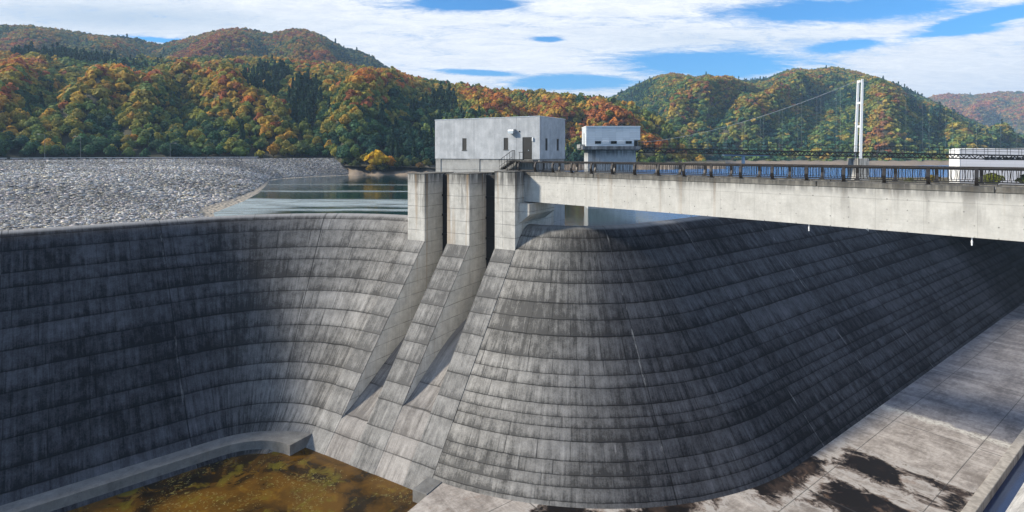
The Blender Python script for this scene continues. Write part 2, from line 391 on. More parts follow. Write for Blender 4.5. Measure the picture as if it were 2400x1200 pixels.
def strip_z(s_): return -7.98-s_/SL
CH = {-11.75: [(-9, -15.0), (-3.4, -15.6), (0, -16.0), (1.5, -16.6), (3.6, -17.9), (6, -19.3), (8, -20.55), (9.6, -21.5), (11.0, -22.3), (12.2, strip_z(12.2)-.02)],
      -5.64: [(-9, -14.6), (-3.4, -15.3), (0, -15.5), (1.2, -15.8), (3, -16.5), (4.5, -17.25), (6.7, -18.6), (8.5, -19.8), (9.7, -20.55), (10.6, strip_z(10.6)-.02)]}
for (ua, ub) in ((-11.75, -8.59), (-5.64, -2.42)):
    mb = MB(); chp = list(CH[ua]); z_ = chp[-1][1]-.4; s_end = chp[-1][0]
    while z_ > -26.4: chp.append(((-7.98-z_)*SL-.012, z_)); z_ -= .5
    for i in range(len(chp)-1):
        (s0, z0), (s1, z1) = chp[i], chp[i+1]
        L = -z0+max(0, 6-s0)*.5; L2 = -z1+max(0, 6-s1)*.5
        mb.quadv([us(ua, s0, z0), us(ua, s1, z1), us(ub, s1, z1), us(ub, s0, z0)], [(ua+200, L), (ua+200, L2), (ub+200, L2), (ub+200, L)])
    mb.build('chute_floor', M['chute'], dam, smooth=True, weld=True)
    g = MB(); g.box(ua+.01, ub-.01, -3.9, -3.3, -15.4, -.5, us)
    for k in range(6): g.box(ua+.05, ub-.05, -3.3, -3.12, -14.6+k*2.3, -14.35+k*2.3, us)
    g.build('gate_leaf', M['black'], dam)
# corbel under the bridge end, bearing shelf
mb = MB()
B = [us(0, -1.0, -5.35), us(.1, -1.0, -5.35), us(.1, -6.6, -5.35), us(0, -6.6, -5.35)]
def cor(u, s, z): return us(u, s, z)
ring = [(0.0, -3.22), (1.25, -3.22), (1.25, -4.35), (0.0, -5.3)]
A = [us(u, -.75, z) for u, z in ring]; Bq = [us(u, -6.6, z) for u, z in ring]
mb.quadv(A); mb.quadv(list(reversed(Bq)))
for i in range(4): mb.quadv([A[i], Bq[i], Bq[(i+1) % 4], A[(i+1) % 4]])
mb.build('corbel', M['pier'], dam, weld=True)

# ------------------------------------------------------------------ gatehouse over the piers
def gh(u, s, z): return us(u, s, z)
house_m, t, b = material('gatehouse_panels')
g = t.add('ShaderNodeNewGeometry'); p = g.outputs['Position']; x, y, z = t.sep(p)[:3]
q = t.comb(t.m('ADD', t.m('MULTIPLY', x, .86), t.m('MULTIPLY', y, .5)), t.m('SUBTRACT', t.m('MULTIPLY', y, .86), t.m('MULTIPLY', x, .5)), z)
st = t.noise(t.vm('MULTIPLY', q, (2.2, 2.2, .22)), 1, 6, .65); mo = t.noise(q, .8, 7, .6); fi = t.noise(q, 7, 4, .6)
c = t.mix(t.ramp(t.m('ADD', t.m('ADD', t.m('MULTIPLY', mo, .6), t.m('MULTIPLY', st, .4)), t.m('MULTIPLY', fi, .2)), .45, .78), (.30, .32, .345), (.47, .49, .52))
c = t.mix(t.m('MULTIPLY', t.ramp(mo, .64, .72), .35), c, (.22, .23, .25))
t.put(b.inputs['Base Color'], c); b.inputs['Roughness'].default_value = .8; t.put(b.inputs['Normal'], t.bump(mo, .2, .02))
M['house'] = house_m
gate = empty('gatehouse', us(-7.1, -8.5, -.3), 'flat roofed grey concrete gatehouse standing on the three piers', 'building')
SF, SB, UL2, UR = -5.3, -11.9, -14.45, .1
def fu(px):                                            # photo column to position along the front wall
    k = (px-CX)/F; o = us(UR, SF, 0); return UR - (o.x-o.y*k)/(U.x-U.y*k)
# wall panels separated by open joints
body = MB(); body.box(UL2+.05, UR-.05, SB+.05, SF-.05, 1.32, 5.9, gh)
wallo = body.build('wall_core', M['black'], gate)
zt0, zt1 = 1.28, 5.98
WIN = [(fu(1083.5), fu(1093.5)), (fu(1180.5), fu(1191))]; DOOR = (fu(1224.5), fu(1247))
wz0, wz1 = 2.22, 3.40
def wz(px, py): return CZ-(py-HY)*us(fu(px), SF, 0).y/F
fronts = [UL2, fu(1064), fu(1111), fu(1160), fu(1210), UR]
holes = [(WIN[0][0], WIN[0][1], wz(1088, 352), wz(1088, 324)), (WIN[1][0], WIN[1][1], wz(1186, 350.5), wz(1186, 323)), (DOOR[0], DOOR[1], zt0, wz(1236, 321.5))]
def panel_with_hole(mb, a0, a1, z0, z1, hs, fr, d0, d1):
    hs = [h for h in hs if h[0] > a0 and h[1] < a1]
    if not hs: mb.box(a0, a1, d0, d1, z0, z1, fr); return
    h = hs[0]
    mb.box(a0, h[0], d0, d1, z0, z1, fr); mb.box(h[1], a1, d0, d1, z0, z1, fr)
    mb.box(h[0], h[1], d0, d1, h[3], z1, fr)
    if h[2] > z0+.02: mb.box(h[0], h[1], d0, d1, z0, h[2], fr)
for i in range(5):
    mb = MB(); panel_with_hole(mb, fronts[i]+.012, fronts[i+1]-.012, zt0, zt1, holes, gh, SF-.16, SF)
    mb.build('wall_panel', M['house'], gate)
sidej = [SF-.165, SF-3.1, SB]
def gside(a, bq, c): return us(bq, -a, c)
side_h = [(-(SF-1.62)-0.28, -(SF-1.62)+.28, 2.25, 3.62), (-(SF-4.55)-.28, -(SF-4.55)+.28, 2.25, 3.62)]
for i in range(2):
    mb = MB(); panel_with_hole(mb, -sidej[i]+.012, -sidej[i+1]-.012, zt0, zt1, side_h, gside, UR-.16, UR)
    mb.build('wall_panel', M['house'], gate)
mb = MB(); mb.box(UL2, UR-.17, SB, SB+.15, zt0, zt1, gh); mb.build('wall_panel', M['house'], gate)
mb = MB(); mb.box(UL2, UL2+.15, SB+.16, SF-.17, zt0, zt1, gh); mb.build('wall_panel', M['house'], gate)
rf = MB(); rf.box(UL2-.04, UR+.04, SB-.04, SF+.04, 5.985, 6.07, gh); rf.build('roof', M['galv'], gate, bevel=.015)
for k, h in enumerate(holes[:2]):
    fmb = MB(); a0, a1, z0, z1 = h
    for bx in ((a0, a0+.07, z0, z1), (a1-.07, a1, z0, z1), (a0+.07, a1-.07, z1-.07, z1), (a0+.07, a1-.07, z0, z0+.07)): fmb.box(bx[0], bx[1], SF-.15, SF-.04, bx[2], bx[3], gh)
    wn = fmb.build('window', M['frame'], gate)
    pn = MB(); pn.box(a0+.07, a1-.07, SF-.13, SF-.10, z0+.07, z1-.07, gh); pn.build('pane', M['glass'], wn)
    si = MB(); si.box(a0-.04, a1+.04, SF-.04, SF+.06, z0-.06, z0-.002, gh); si.build('sill', M['frame'], wn)
for h in side_h:
    a0, a1, z0, z1 = h; fmb = MB()
    for bx in ((a0, a0+.06, z0, z1), (a1-.06, a1, z0, z1), (a0+.06, a1-.06, z1-.06, z1), (a0+.06, a1-.06, z0, z0+.06)): fmb.box(bx[0], bx[1], UR-.15, UR-.04, bx[2], bx[3], gside)
    wn = fmb.build('window', M['frame'], gate)
    pn = MB(); pn.box(a0+.06, a1-.06, UR-.13, UR-.10, z0+.06, z1-.06, gside); pn.build('pane', M['glass'], wn)
dmb = MB(); a0, a1, z0, z1 = holes[2]; sp_ = a0+(a1-a0)*.70
dmb.box(a0+.05, sp_-.01, SF-.14, SF-.07, z0+.03, z1-.05, gh); dmb.box(sp_+.01, a1-.05, SF-.14, SF-.07, z0+.03, z1-.05, gh)
door = dmb.build('door', M['door'], gate)
fr_ = MB(); fr_.box(a0, a0+.05, SF-.15, SF-.03, z0, z1, gh); fr_.box(a1-.05, a1, SF-.15, SF-.03, z0, z1, gh); fr_.box(a0+.05, a1-.05, SF-.15, SF-.03, z1-.05, z1, gh); fr_.build('door_frame', M['frame'], door)
hd = MB(); hd.box(sp_-.14, sp_-.04, SF-.07, SF-.01, z0+.95, z0+1.02, gh); hd.build('handle', M['galv'], door)
# vent hood: a rounded cowl
vh = MB(); a0, a1 = fu(1195.5), fu(1207.5); zc = wz(1202, 308); seg = 8
pr = [(0, zc+.26)] + [(.26+.22*math.sin(R(90*i/seg)), zc+.02+.24*math.cos(R(90*i/seg))) for i in range(seg+1)] + [(.48, zc-.26), (0, zc-.18)]
A = [us(a0, SF+s, z) for s, z in pr]; B = [us(a1, SF+s, z) for s, z in pr]
vh.quadv(A); vh.quadv(list(reversed(B)))
for i in range(len(pr)): vh.quadv([A[i], B[i], B[(i+1) % len(pr)], A[(i+1) % len(pr)]])
vh.build('vent_hood', M['galv'], gate)
lm = MB(); a = fu(1249.2); lm.box(a-.08, a+.08, SF, SF+.14, wz(1249, 331), wz(1249, 322), gh); lm.build('wall_lamp', M['white_steel'], gate, bevel=.03)
nb = MB(); a = fu(1217.5); nb.box(a-.05, a+.05, SF, SF+.08, wz(1217, 309.5), wz(1217, 306.5), gh); nb.build('nozzle', M['dark_metal'], gate)
# plinth beams between piers and walls under the house reaching the reservoir
pl = MB(); pl.box(UL2+.10, UR-.06, SB+.1, SF-.10, -.42, 1.26, gh)
for ua, ub in ((-9.6, -7.9), (-14.35, -13.6)): pl.box(ua, ub, SF-.10, SF-.02, -.42, 1.262, gh)
pl.build('plinth', M['plinth'], gate)
sub = MB(); sub.box(UL2+.1, UR-.07, SB-.0, -9.02, -14, -.42, gh); sub.build('foundation', M['tower'], gate)
# stair, landing, handrails
stb = MB(); n = 7; us0, us1 = fu(1183), fu(1213)
for i in range(n):
    stb.box(us0+(us1-us0)*i/n, us0+(us1-us0)*(i+1)/n, SF+.12, SF+1.25, .10+1.1*i/n, .10+1.1*(i+1)/n, gh)
stb.box(us1, fu(1262), SF+.06, SF+1.3, 1.02, 1.2, gh)
stb.box(us1+.1, us1+.3, SF+.3, SF+.5, .1, 1.02, gh); stb.box(fu(1255), fu(1259), SF+.3, SF+.5, .1, 1.02, gh)
stair = stb.build('staircase', M['kerb'], gate)
hr = MB()
for k in range(6):
    f = k/5; uu = us0+(us1-us0)*f; hr.bar(us(uu, SF+1.2, .15+1.1*f), us(uu, SF+1.2, 1.15+1.1*f), .022)
hr.bar(us(us0, SF+1.2, 1.15), us(us1, SF+1.2, 2.25), .03); hr.bar(us(us0, SF+1.2, .45), us(us1, SF+1.2, 1.55), .02)
ue = fu(1219)
hr.bar(us(us1, SF+1.2, 2.25), us(ue, SF+1.2, 2.25), .03); hr.bar(us(ue, SF+1.2, 1.2), us(ue, SF+1.2, 2.25), .03)
for k in range(3): hr.bar(us(us1+(ue-us1)*k/3, SF+1.2, 1.2), us(us1+(ue-us1)*k/3, SF+1.2, 2.25), .02)
for px in (1231, 1240): hr.bar(us(fu(px), SF+1.25, 1.2), us(fu(px), SF+1.25, 2.05), .028)
hr.bar(us(fu(1229), SF+1.25, 2.05), us(fu(1246), SF+1.25, 2.05), .028)
hr.build('handrail', M['dark_metal'], stair)
gr = MB()
ga, gb = -2.3, .0
for s_, in ((-.25,),):
    k = 0
    for i in range(8):
        uu = -2.25+i*.2; gr.bar(us(uu, -2.2, .09), us(uu, -2.2, 1.12), .02 if i % 4 else .035)
    gr.bar(us(-2.3, -2.2, 1.12), us(-.7, -2.2, 1.12), .03); gr.bar(us(-2.3, -2.2, .22), us(-.7, -2.2, .22), .022)
    for i in range(14): gr.bar(us(-2.3, -2.2-i*.2, .09), us(-2.3, -2.2-i*.2, 1.12), .018)
    gr.bar(us(-2.3, -2.2, 1.12), us(-2.3, -4.9, 1.12), .03); gr.bar(us(-2.3, -2.2, .22), us(-2.3, -4.9, .22), .022)
gr.build('landing_rail', M['dark_metal'], gate)

# ------------------------------------------------------------------ girder bridge with railings
G0 = Vector((.78, 58.7, 0)); G1 = Vector((29.3, 31.7, 0)); BD = (G1-G0).normalized(); BN = Vector((-BD.y, BD.x, 0))  # BN points away from the camera
if BN.y < 0: BN = -BN
def br(a, n, z): return G0 + BD*a + BN*n + Vector((0, 0, z))
BL = 62.0; BW = 4.2
bridge = empty('girder_bridge', br(20, 2, -3.1), 'pale concrete girder bridge crossing in front with dark railings', 'bridge')
gm = MB(); gm.box(0, BL, 0, .5, -3.09, -.36, br); gm.box(0, BL, BW-.5, BW, -3.09, -.36, br)
gm.build('girder', M['girder'], bridge)
dk = MB(); dk.box(0, BL, .5, BW-.5, -.62, -.20, br); dk.build('deck', M['plinth'], bridge)
for n0, n1 in ((-.06, .55), (BW-.55, BW+.06)):
    a = 0.0
    while a < BL:                                       # kerb castings with pale open joints
        k = MB(); k.box(a+.02, min(a+9.5, BL)-.02, n0, n1, -.358, .0, br); k.build('kerb', M['kerb'], bridge, bevel=.025); a += 9.5
for px in (1896, 2278):
    k = (px-CX)/F; o = br(0, .25, 0); a = (k*o.y-o.x)/(BD.x-k*BD.y)
    dp = MB(); dp.bar(br(a, .25, -3.6), br(a, .25, -3.05), .04, 8); dp.bar(br(a, .25, -3.42), br(a, .25, -3.36), .06, 8); dp.build('drain_pipe', M['white_steel'], bridge)
kx = lambda px, n: (lambda k, o: (k*o.y-o.x)/(BD.x-k*BD.y))((px-CX)/F, br(0, n, 0))
pa = kx(1256, .2); pb = kx(2400+14, .2); NP = 16; step = (pb-pa)/NP
def make_railing(n0, sgn, lab):
    tr = MB(); tr.box(-.2, BL, n0-.075*1, n0+.075, 1.03, 1.09, br)
    rail = tr.build('railing', M['rail_top'], bridge, bevel=.015); rail['label'] = lab
    for nm, (za, zb) in (('lower_rail', (.10, .13)), ('upper_rail', (.987, 1.028))):
        q = MB(); q.box(-.2, BL, n0-.03, n0+.03, za-.01, zb, br); q.build(nm, M['dark_metal'], rail)
    prof = [(.03, 0), (-.10, .22), (-.16, .50), (-.12, .80), (.02, 1.02)]          # bowed outwards
    first = None; fb = None; i0 = -1
    a = pa-step
    while a < BL-.3:
        if first is None:
            pm = MB()
            def pt(o, z, da): return br(a+da, n0+o*sgn, z)
            for i in range(len(prof)-1):
                (o0, z0), (o1, z1) = prof[i], prof[i+1]; wa, wb = .20-.03*i/3, .20-.03*(i+1)/3
                Bq = [pt(o0-wa/2, z0, -.095), pt(o0-wa/2, z0, .095), pt(o0+wa/2, z0, .095), pt(o0+wa/2, z0, -.095)]
                Tq = [pt(o1-wb/2, z1, -.095), pt(o1-wb/2, z1, .095), pt(o1+wb/2, z1, .095), pt(o1+wb/2, z1, -.095)]
                for e in range(4): pm.quadv([Bq[e], Bq[(e+1) % 4], Tq[(e+1) % 4], Tq[e]])
            pm.box(-.15+a, .15+a, n0+(-.12 if sgn > 0 else -.16), n0+(.16 if sgn > 0 else .12), .002, .05, br)
            first = pm.build('post', M['dark_metal'], rail, weld=True)
            bp = MB(); nb_ = 12
            bp.box(a+.08, a+step-.08, n0-.022, n0+.022, .20, .24, br); bp.box(a+.08, a+step-.08, n0-.022, n0+.022, .95, .985, br)
            for j in range(1, nb_):
                aa = a+step*j/nb_; s2 = .035*(1 if j % 2 else -1)
                pts = [br(aa+s2*math.sin(math.pi*f/4), n0+.02*sgn*math.sin(math.pi*f/4), .22+.75*f/4) for f in range(5)]
                bp.path(pts, .019, 4)
            fb = bp.build('baluster_panel', M['dark_metal'], rail)
            base = a
        else:
            for srcp in (first, fb):
                if srcp is fb and a+step > BL: continue
                o = srcp.copy(); COL.objects.link(o); o.parent = rail; o.matrix_parent_inverse = srcp.matrix_parent_inverse
                o.location = BD*(a-base)
        a += step
make_railing(.2, 1, 'near railing of bowed dark posts on the bridge')
make_railing(BW-.2, -1, 'far railing of bowed dark posts on the bridge')

# ------------------------------------------------------------------ stilling basin: floor, pond, ledge, trench, bank
e2 = Vector((.792, .610, 0)).normalized(); n2 = Vector((e2.y, -e2.x, 0))
W0 = Vector((25.95, 48.2, 0))                           # a point on the foot of the long wall
def rw(a, o, z): return W0 + e2*a + n2*o + Vector((0, 0, z))
fm, t, b = material('stained_floor_concrete')
g = t.add('ShaderNodeNewGeometry'); p = g.outputs['Position']
rel = t.vm('SUBTRACT', p, (W0.x, W0.y, 0))
def dot(v):
    n = t.add('ShaderNodeVectorMath', operation='DOT_PRODUCT'); t.put(n.inputs[0], rel); n.inputs[1].default_value = v; return n.outputs['Value']
fa, fo = dot(tuple(e2)), dot(tuple(n2)); fq = t.comb(fa, fo, 0)
mo = t.noise(fq, .35, 8, .68, .4); fi = t.noise(fq, 3.2, 6, .7); stn = t.noise(t.vm('MULTIPLY', fq, (.9, .16, 1)), 1, 7, .72, .5); st2 = t.noise(t.vm('MULTIPLY', fq, (.5, 2.2, 1)), 1, 6, .7)
tone = t.m('ADD', t.m('ADD', t.m('MULTIPLY', mo, .7), t.m('MULTIPLY', fi, .4)), t.m('ADD', t.m('MULTIPLY', stn, .5), t.m('MULTIPLY', st2, .3)))
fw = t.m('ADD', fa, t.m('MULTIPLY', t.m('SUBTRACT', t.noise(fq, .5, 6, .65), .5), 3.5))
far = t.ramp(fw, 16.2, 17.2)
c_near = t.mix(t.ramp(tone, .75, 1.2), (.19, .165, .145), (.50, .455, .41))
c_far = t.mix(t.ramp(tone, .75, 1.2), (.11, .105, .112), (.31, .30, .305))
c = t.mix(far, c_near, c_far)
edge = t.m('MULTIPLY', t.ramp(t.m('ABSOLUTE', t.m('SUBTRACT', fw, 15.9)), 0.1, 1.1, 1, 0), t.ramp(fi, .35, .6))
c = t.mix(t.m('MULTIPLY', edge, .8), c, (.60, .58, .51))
# wet patches with crusty edges, bounded by the casting joints
def patch(a0, a1, o0, o1):
    return t.m('MINIMUM', t.m('MINIMUM', t.m('SUBTRACT', fa, a0), t.m('SUBTRACT', a1, fa)), t.m('MINIMUM', t.m('SUBTRACT', fo, o0), t.m('SUBTRACT', o1, fo)))
wet = None
for a in ((-9, .6, -2.5, 1.5), (.3, 4.3, 1.4, 6.2), (3.3, 4.4, 6.0, 9.0), (.4, 1.2, 6, 9), (-6.5, -1.6, 2.6, 9.2), (.4, 4.4, 8.9, 10.3), (-19, -10, -5.0, -1.7), (-14, -8.6, 6.5, 9.5), (-26, -20, -9, -6)):
    q = patch(*a); wet = q if wet is None else t.m('MAXIMUM', wet, q)
wv = t.m('ADD', wet, t.m('MULTIPLY', t.m('SUBTRACT', t.noise(t.vm('MULTIPLY', fq, (.9, .55, 1)), 1, 9, .68, .8), .465), 5.0))
wm = t.ramp(t.m('ADD', wv, t.m('MULTIPLY', t.m('SUBTRACT', fi, .5), 1.6)), .0, .75)
c = t.mix(t.m('MULTIPLY', t.ramp(wv, -.7, .0), t.m('SUBTRACT', 1.0, wm)), c, (.47, .45, .42))
c = t.mix(t.m('MULTIPLY', t.ramp(t.m('ADD', wv, t.m('MULTIPLY', fi, .8)), -.1, .7), .75), c, (.17, .125, .098))
c = t.mix(t.m('MULTIPLY', wm, t.ramp(t.m('ADD', wv, fi), 0, 2.2, 1.0, .975)), c, t.mix(t.ramp(mo, .5, .65), (.007, .006, .006), (.040, .028, .022)))
brn = t.m('MULTIPLY', t.ramp(t.noise(fq, .5, 6, .7, .7), .55, .68), t.ramp(fa, 2, 5, .8, 0))
c = t.mix(t.m('MULTIPLY', brn, .6), c, (.20, .13, .09))
jl = t.m('MAXIMUM', t.line(t.m('DIVIDE', t.m('SUBTRACT', fa, 13.2), 18.3), .08/18.3), t.line(t.m('DIVIDE', t.m('SUBTRACT', fo, 2.0), 6.5), .05/6.5))
c = t.mix(t.m('MULTIPLY', jl, .7), c, (.05, .05, .05))
t.put(b.inputs['Base Color'], c); t.put(b.inputs['Roughness'], t.ramp(wm, 0, 1, .88, .42, False)); b.inputs['Specular IOR Level'].default_value = .06
t.put(b.inputs['Normal'], t.bump(t.m('MULTIPLY', t.m('ADD', mo, t.m('MULTIPLY', fi, .5)), t.m('SUBTRACT', 1.0, t.m('MULTIPLY', wm, .85))), .4, .06))
M['floor'] = fm
def slab(pts, z0, z1):
    mb = MB(); mb.hexa([(p.x, p.y, z0) for p in pts], [(p.x, p.y, z1) for p in pts]); return mb
fpts = [us(1.05, 11.5, 0), us(1.05, 26, 0)] + [rw(-24, 10.9, 0), rw(110, 10.9, 0), rw(110, -2, 0), rw(-3, -2, 0)]
tag(slab(fpts, -29, ZF).build('spillway_floor', M['floor']), 'pale stained concrete floor with wet black patches along the long wall', 'floor', kind='structure')
# low kerb along the trench edge of the floor
tb = MB(); tb.box(-24, 110, 10.2, 10.9, ZF+.002, ZF+.10, rw)
tag(tb.build('trench_kerb', plain('tan_kerb_concrete', (.36, .325, .28), .9, 0, .25, 2.0), bevel=.03), 'low tan concrete kerb between the spillway floor and the water trench', 'kerb')
wm_, t, b = material('trench_water')
b.inputs['Base Color'].default_value = (.004, .018, .06, 1); b.inputs['Roughness'].default_value = .08
co = t.add('ShaderNodeTexCoord').outputs['Object']
t.put(b.inputs['Normal'], t.bump(t.noise(co, 9, 4), .25, .02))
sp = t.ramp(t.noise(co, 14, 3), .68, .72)
t.put(b.inputs['Base Color'], t.mix(sp, (.003, .022, .085), (.22, .22, .22)))
tr = MB(); tr.quadv([rw(-24, 10.9, -25.0), rw(-24, 12.1, -25.0), rw(110, 12.1, -25.0), rw(110, 10.9, -25.0)])
tag(tr.build('trench_water', wm_), 'narrow strip of deep blue water in the trench beside the floor', 'water', kind='structure')
bkm, t, b = material('bank_concrete')
g = t.add('ShaderNodeNewGeometry'); rel = t.vm('SUBTRACT', g.outputs['Position'], (W0.x, W0.y, 0))
fa, fo = dot(tuple(e2)), dot(tuple(n2)); fq = t.comb(fa, fo, 0)
s1 = t.noise(t.vm('MULTIPLY', fq, (.22, 2.2, 1)), 1, 7, .7, .6); m1 = t.noise(fq, .6, 8, .7)
c = t.mix(t.ramp(t.m('ADD', t.m('MULTIPLY', s1, .6), t.m('MULTIPLY', m1, .6)), .42, .8), (.24, .235, .23), (.60, .59, .57))
c = t.mix(t.ramp(t.m('ABSOLUTE', t.m('SUBTRACT', t.noise(t.vm('MULTIPLY', fq, (.12, .7, 1)), 1, 3, .5), .5)), .004, .012, .6, 0), c, (.10, .10, .10))
t.put(b.inputs['Base Color'], c); b.inputs['Roughness'].default_value = .9; t.put(b.inputs['Normal'], t.bump(m1, .5, .08))
bk = MB(); bk.box(-30, 110, 12.1, 12.102, -26, -24.9, rw)
bk = MB(); bk.hexa([rw(-30, 12.1, -29), rw(-30, 26, -29), rw(110, 26, -29), rw(110, 12.1, -29)], [rw(-30, 12.1, -24.6), rw(-30, 26, -12.5), rw(110, 26, -12.5), rw(110, 12.1, -24.6)])
tag(bk.build('lined_bank', bkm), 'pale cracked concrete lined bank rising beyond the blue trench', 'bank', kind='structure')
# pond
pm_, t, b = material('murky_pond_water')
p = t.add('ShaderNodeNewGeometry').outputs['Position']
a1 = t.noise(p, .16, 7, .62, .8); a2 = t.noise(p, .55, 8, .7, .6); a3 = t.noise(p, 5.0, 4, .7); a4 = t.noise(p, .30, 4, .6)
c = t.mix(t.ramp(a1, .38, .62), (.010, .007, .003), (.105, .052, .007))
c = t.mix(t.m('MULTIPLY', t.ramp(a2, .5, .68), .75), c, (.17, .088, .010))
c = t.mix(t.m('MULTIPLY', t.ramp(t.m('MULTIPLY', a4, a2), .27, .36), .65), c, (.105, .098, .012))
alg = t.m('MULTIPLY', t.ramp(a3, .57, .62), t.ramp(t.noise(p, .22, 4, .6, .5), .46, .60))
c = t.mix(t.m('MULTIPLY', alg, .8), c, (.17, .16, .045))
spk = t.m('MULTIPLY', t.ramp(t.voro(p, 2.6), .05, .09, 1, 0), t.ramp(a4, .45, .6, .15, 1))
c = t.mix(t.m('MULTIPLY', spk, .9), c, (.55, .50, .28))
t.put(b.inputs['Base Color'], c); t.put(b.inputs['Roughness'], t.ramp(t.m('MAXIMUM', alg, spk), 0, 1, .12, .7)); b.inputs['Specular IOR Level'].default_value = .25
t.put(b.inputs['Normal'], t.bump(t.noise(p, 1.2, 3), .05, .05))
pn = MB(); pts = [us(1.06, 10, ZP), us(1.06, 27, ZP), Vector((-50, 22, ZP)), Vector((-46, 40, ZP)), Vector((-36, 50, ZP)), Vector((-27, 57, ZP)), us(-15.5, 10, ZP)]
pn.quadv(list(reversed(pts)))
tag(pn.build('pond_water', pm_), 'murky amber brown pond with floating algae at the foot of the weir', 'pond', kind='structure')
# curved ledge at the foot of the concave wall
lgm = pier_concrete('ledge_concrete', (.09, .088, .085), (.30, .295, .28), top=ZF-.05, lift=60, stain=.35, rust=.05, topband=1.2)
lg = MB(); off0, off1 = run_at(ZF)-1.2, run_at(ZF)+2.45
ring = [(p+n*off0, p+n*off1) for p, n in LP]
for i in range(len(ring)-1):
    a, b_ = ring[i], ring[i+1]
    zt = ZF+.05
    lg.quadv([(a[0].x, a[0].y, zt), (a[1].x, a[1].y, zt), (b_[1].x, b_[1].y, zt), (b_[0].x, b_[0].y, zt)])
    lg.quadv([(a[1].x, a[1].y, zt), (a[1].x, a[1].y, -27), (b_[1].x, b_[1].y, -27), (b_[1].x, b_[1].y, zt)])
for e in (ring[0], ring[-1]):
    lg.quadv([(e[0].x, e[0].y, zt), (e[0].x, e[0].y, -27), (e[1].x, e[1].y, -27), (e[1].x, e[1].y, zt)])
tag(lg.build('toe_ledge', lgm, weld=True), 'curved concrete ledge between the concave wall and the brown pond', 'ledge')
sb = MB(); sb.box(-.4, 1.03, 12.2, 15.35, -27, ZF+.06, us)
tag(sb.build('end_block', M['chute'] if False else lgm, bevel=.03), 'short pale concrete block at the corner of pond and spillway floor', 'block')

# ------------------------------------------------------------------ reservoir
wat, t, b = material('reservoir_water')
p = t.add('ShaderNodeNewGeometry').outputs['Position']; x, y, z = t.sep(p)[:3]
wv1 = t.noise(t.vm('MULTIPLY', p, (1.0, 1.6, 1)), .9, 5, .6); wv2 = t.noise(t.vm('MULTIPLY', p, (.5, 1, 1)), 4.0, 4, .6)
yw = t.m('ADD', t.m('ADD', y, t.m('MULTIPLY', x, .06)), t.m('MULTIPLY', t.m('SUBTRACT', t.noise(t.vm('MULTIPLY', p, (.05, .05, 1)), 1, 5, .6), .5), 9.0))
def lane(a, b_, e): return t.m('MULTIPLY', t.ramp(yw, a-e, a+e), t.ramp(yw, b_-e, b_+e, 1, 0))   # wind lanes: ripples in some, calm in others
rip = t.m('MAXIMUM', t.m('MAXIMUM', lane(94, 109, 2.6), lane(86.5, 90.5, 1.4)), t.m('MAXIMUM', t.m('MULTIPLY', lane(129, 134, 2.0), .7), t.m('MULTIPLY', lane(156, 161, 2.5), .5)))
rip = t.m('MAXIMUM', rip, t.m('MULTIPLY', t.ramp(x, -34, -42), t.ramp(y, 112, 104)))
rip = t.m('MULTIPLY', t.m('MULTIPLY', rip, t.ramp(x, -2, 0, 1, 0)), t.ramp(t.noise(t.vm('MULTIPLY', p, (.10, .9, 1)), 1, 7, .7, .4), .36, .54, .25, 1))
right = t.m('MULTIPLY', t.ramp(x, 13, 24), t.ramp(y, 85, 125, .75, 1))
rip = t.m('MAXIMUM', rip, right)
t.put(b.inputs['Base Color'], t.mix(right, t.mix(rip, (.006, .030, .030), (.36, .43, .44)), (.004, .12, .35)))  # pale lane colour paints in the cloud light the ripples reflect
t.put(b.inputs['Roughness'], t.ramp(rip, 0, 1, .05, .22)); b.inputs['IOR'].default_value = 1.33
bn = t.add('ShaderNodeBump'); bn.inputs['Distance'].default_value = .35
t.put(bn.inputs['Strength'], t.ramp(rip, 0, 1, .04, 1.0)); t.put(bn.inputs['Height'], t.m('ADD', wv1, t.m('MULTIPLY', wv2, .3)))
t.put(b.inputs['Normal'], bn.outputs[0])
front = [p-n*.9 for p, n in LP] + [p-n*.9 for p, n in RP]
wb = MB(); n = len(front)
far = [Vector((-1400+2800*i/(n-1), 1600-500*abs(2*i/(n-1)-1), 0)) for i in range(n)]
for i in range(n-1):
    q = [front[i], front[i+1], far[i+1], far[i]]; wb.quadv([(v.x, v.y, ZW) for v in q])
tag(wb.build('reservoir_water', wat, weld=True), 'calm reservoir behind the weir, teal on the left and blue on the right', 'water', kind='structure')
gd = MB(); gd.quadv([(-6000, -400, -30), (6000, -400, -30), (6000, 7000, -30), (-6000, 7000, -30)])
tag(gd.build('ground', plain('bare_earth', (.10, .085, .06), .95)), 'bare valley ground under everything', 'ground', kind='structure')

# ------------------------------------------------------------------ rockfill embankment
TOE = [(-92, 18, -6.1), (-75, 35, -6.1), (-63, 44, -6.1), (-51.5, 54.2, -6.15), (-43.5, 61.8, -6.2), (-38.5, 66.6, -6.5), (-42.6, 82, -7.6), (-48.5, 103, -7.6), (-56, 125, -7.6), (-66, 150, -7.6), (-80, 184, -7.6), (-81, 196, -7.6), (-77, 212, -7.6), (-66, 231, -7.6)]
CRE = [(-330, 45), (-285, 80), (-235, 122), (-205, 147), (-178, 169), (-162, 182), (-150, 192), (-138, 202), (-129, 209.5), (-120, 217), (-110, 225), (-102, 232), (-93, 239.5), (-80, 250)]
ZE = -.40
def emb(i, f):
    a = Vector(TOE[i]); c = Vector((*CRE[i], ZE)); r = a.lerp(c, f); r.z = a.z+(ZE-a.z)*(f**.93); return r
def emb_c(x, f):
    i = min(int(x), len(TOE)-2); return emb(i, f).lerp(emb(i+1, f), x-i)
em, t, b = material('rockfill')
p = t.add('ShaderNodeNewGeometry').outputs['Position']
vo = t.add('ShaderNodeTexVoronoi'); t.put(vo.inputs['Vector'], p); vo.inputs['Scale'].default_value = 1.5
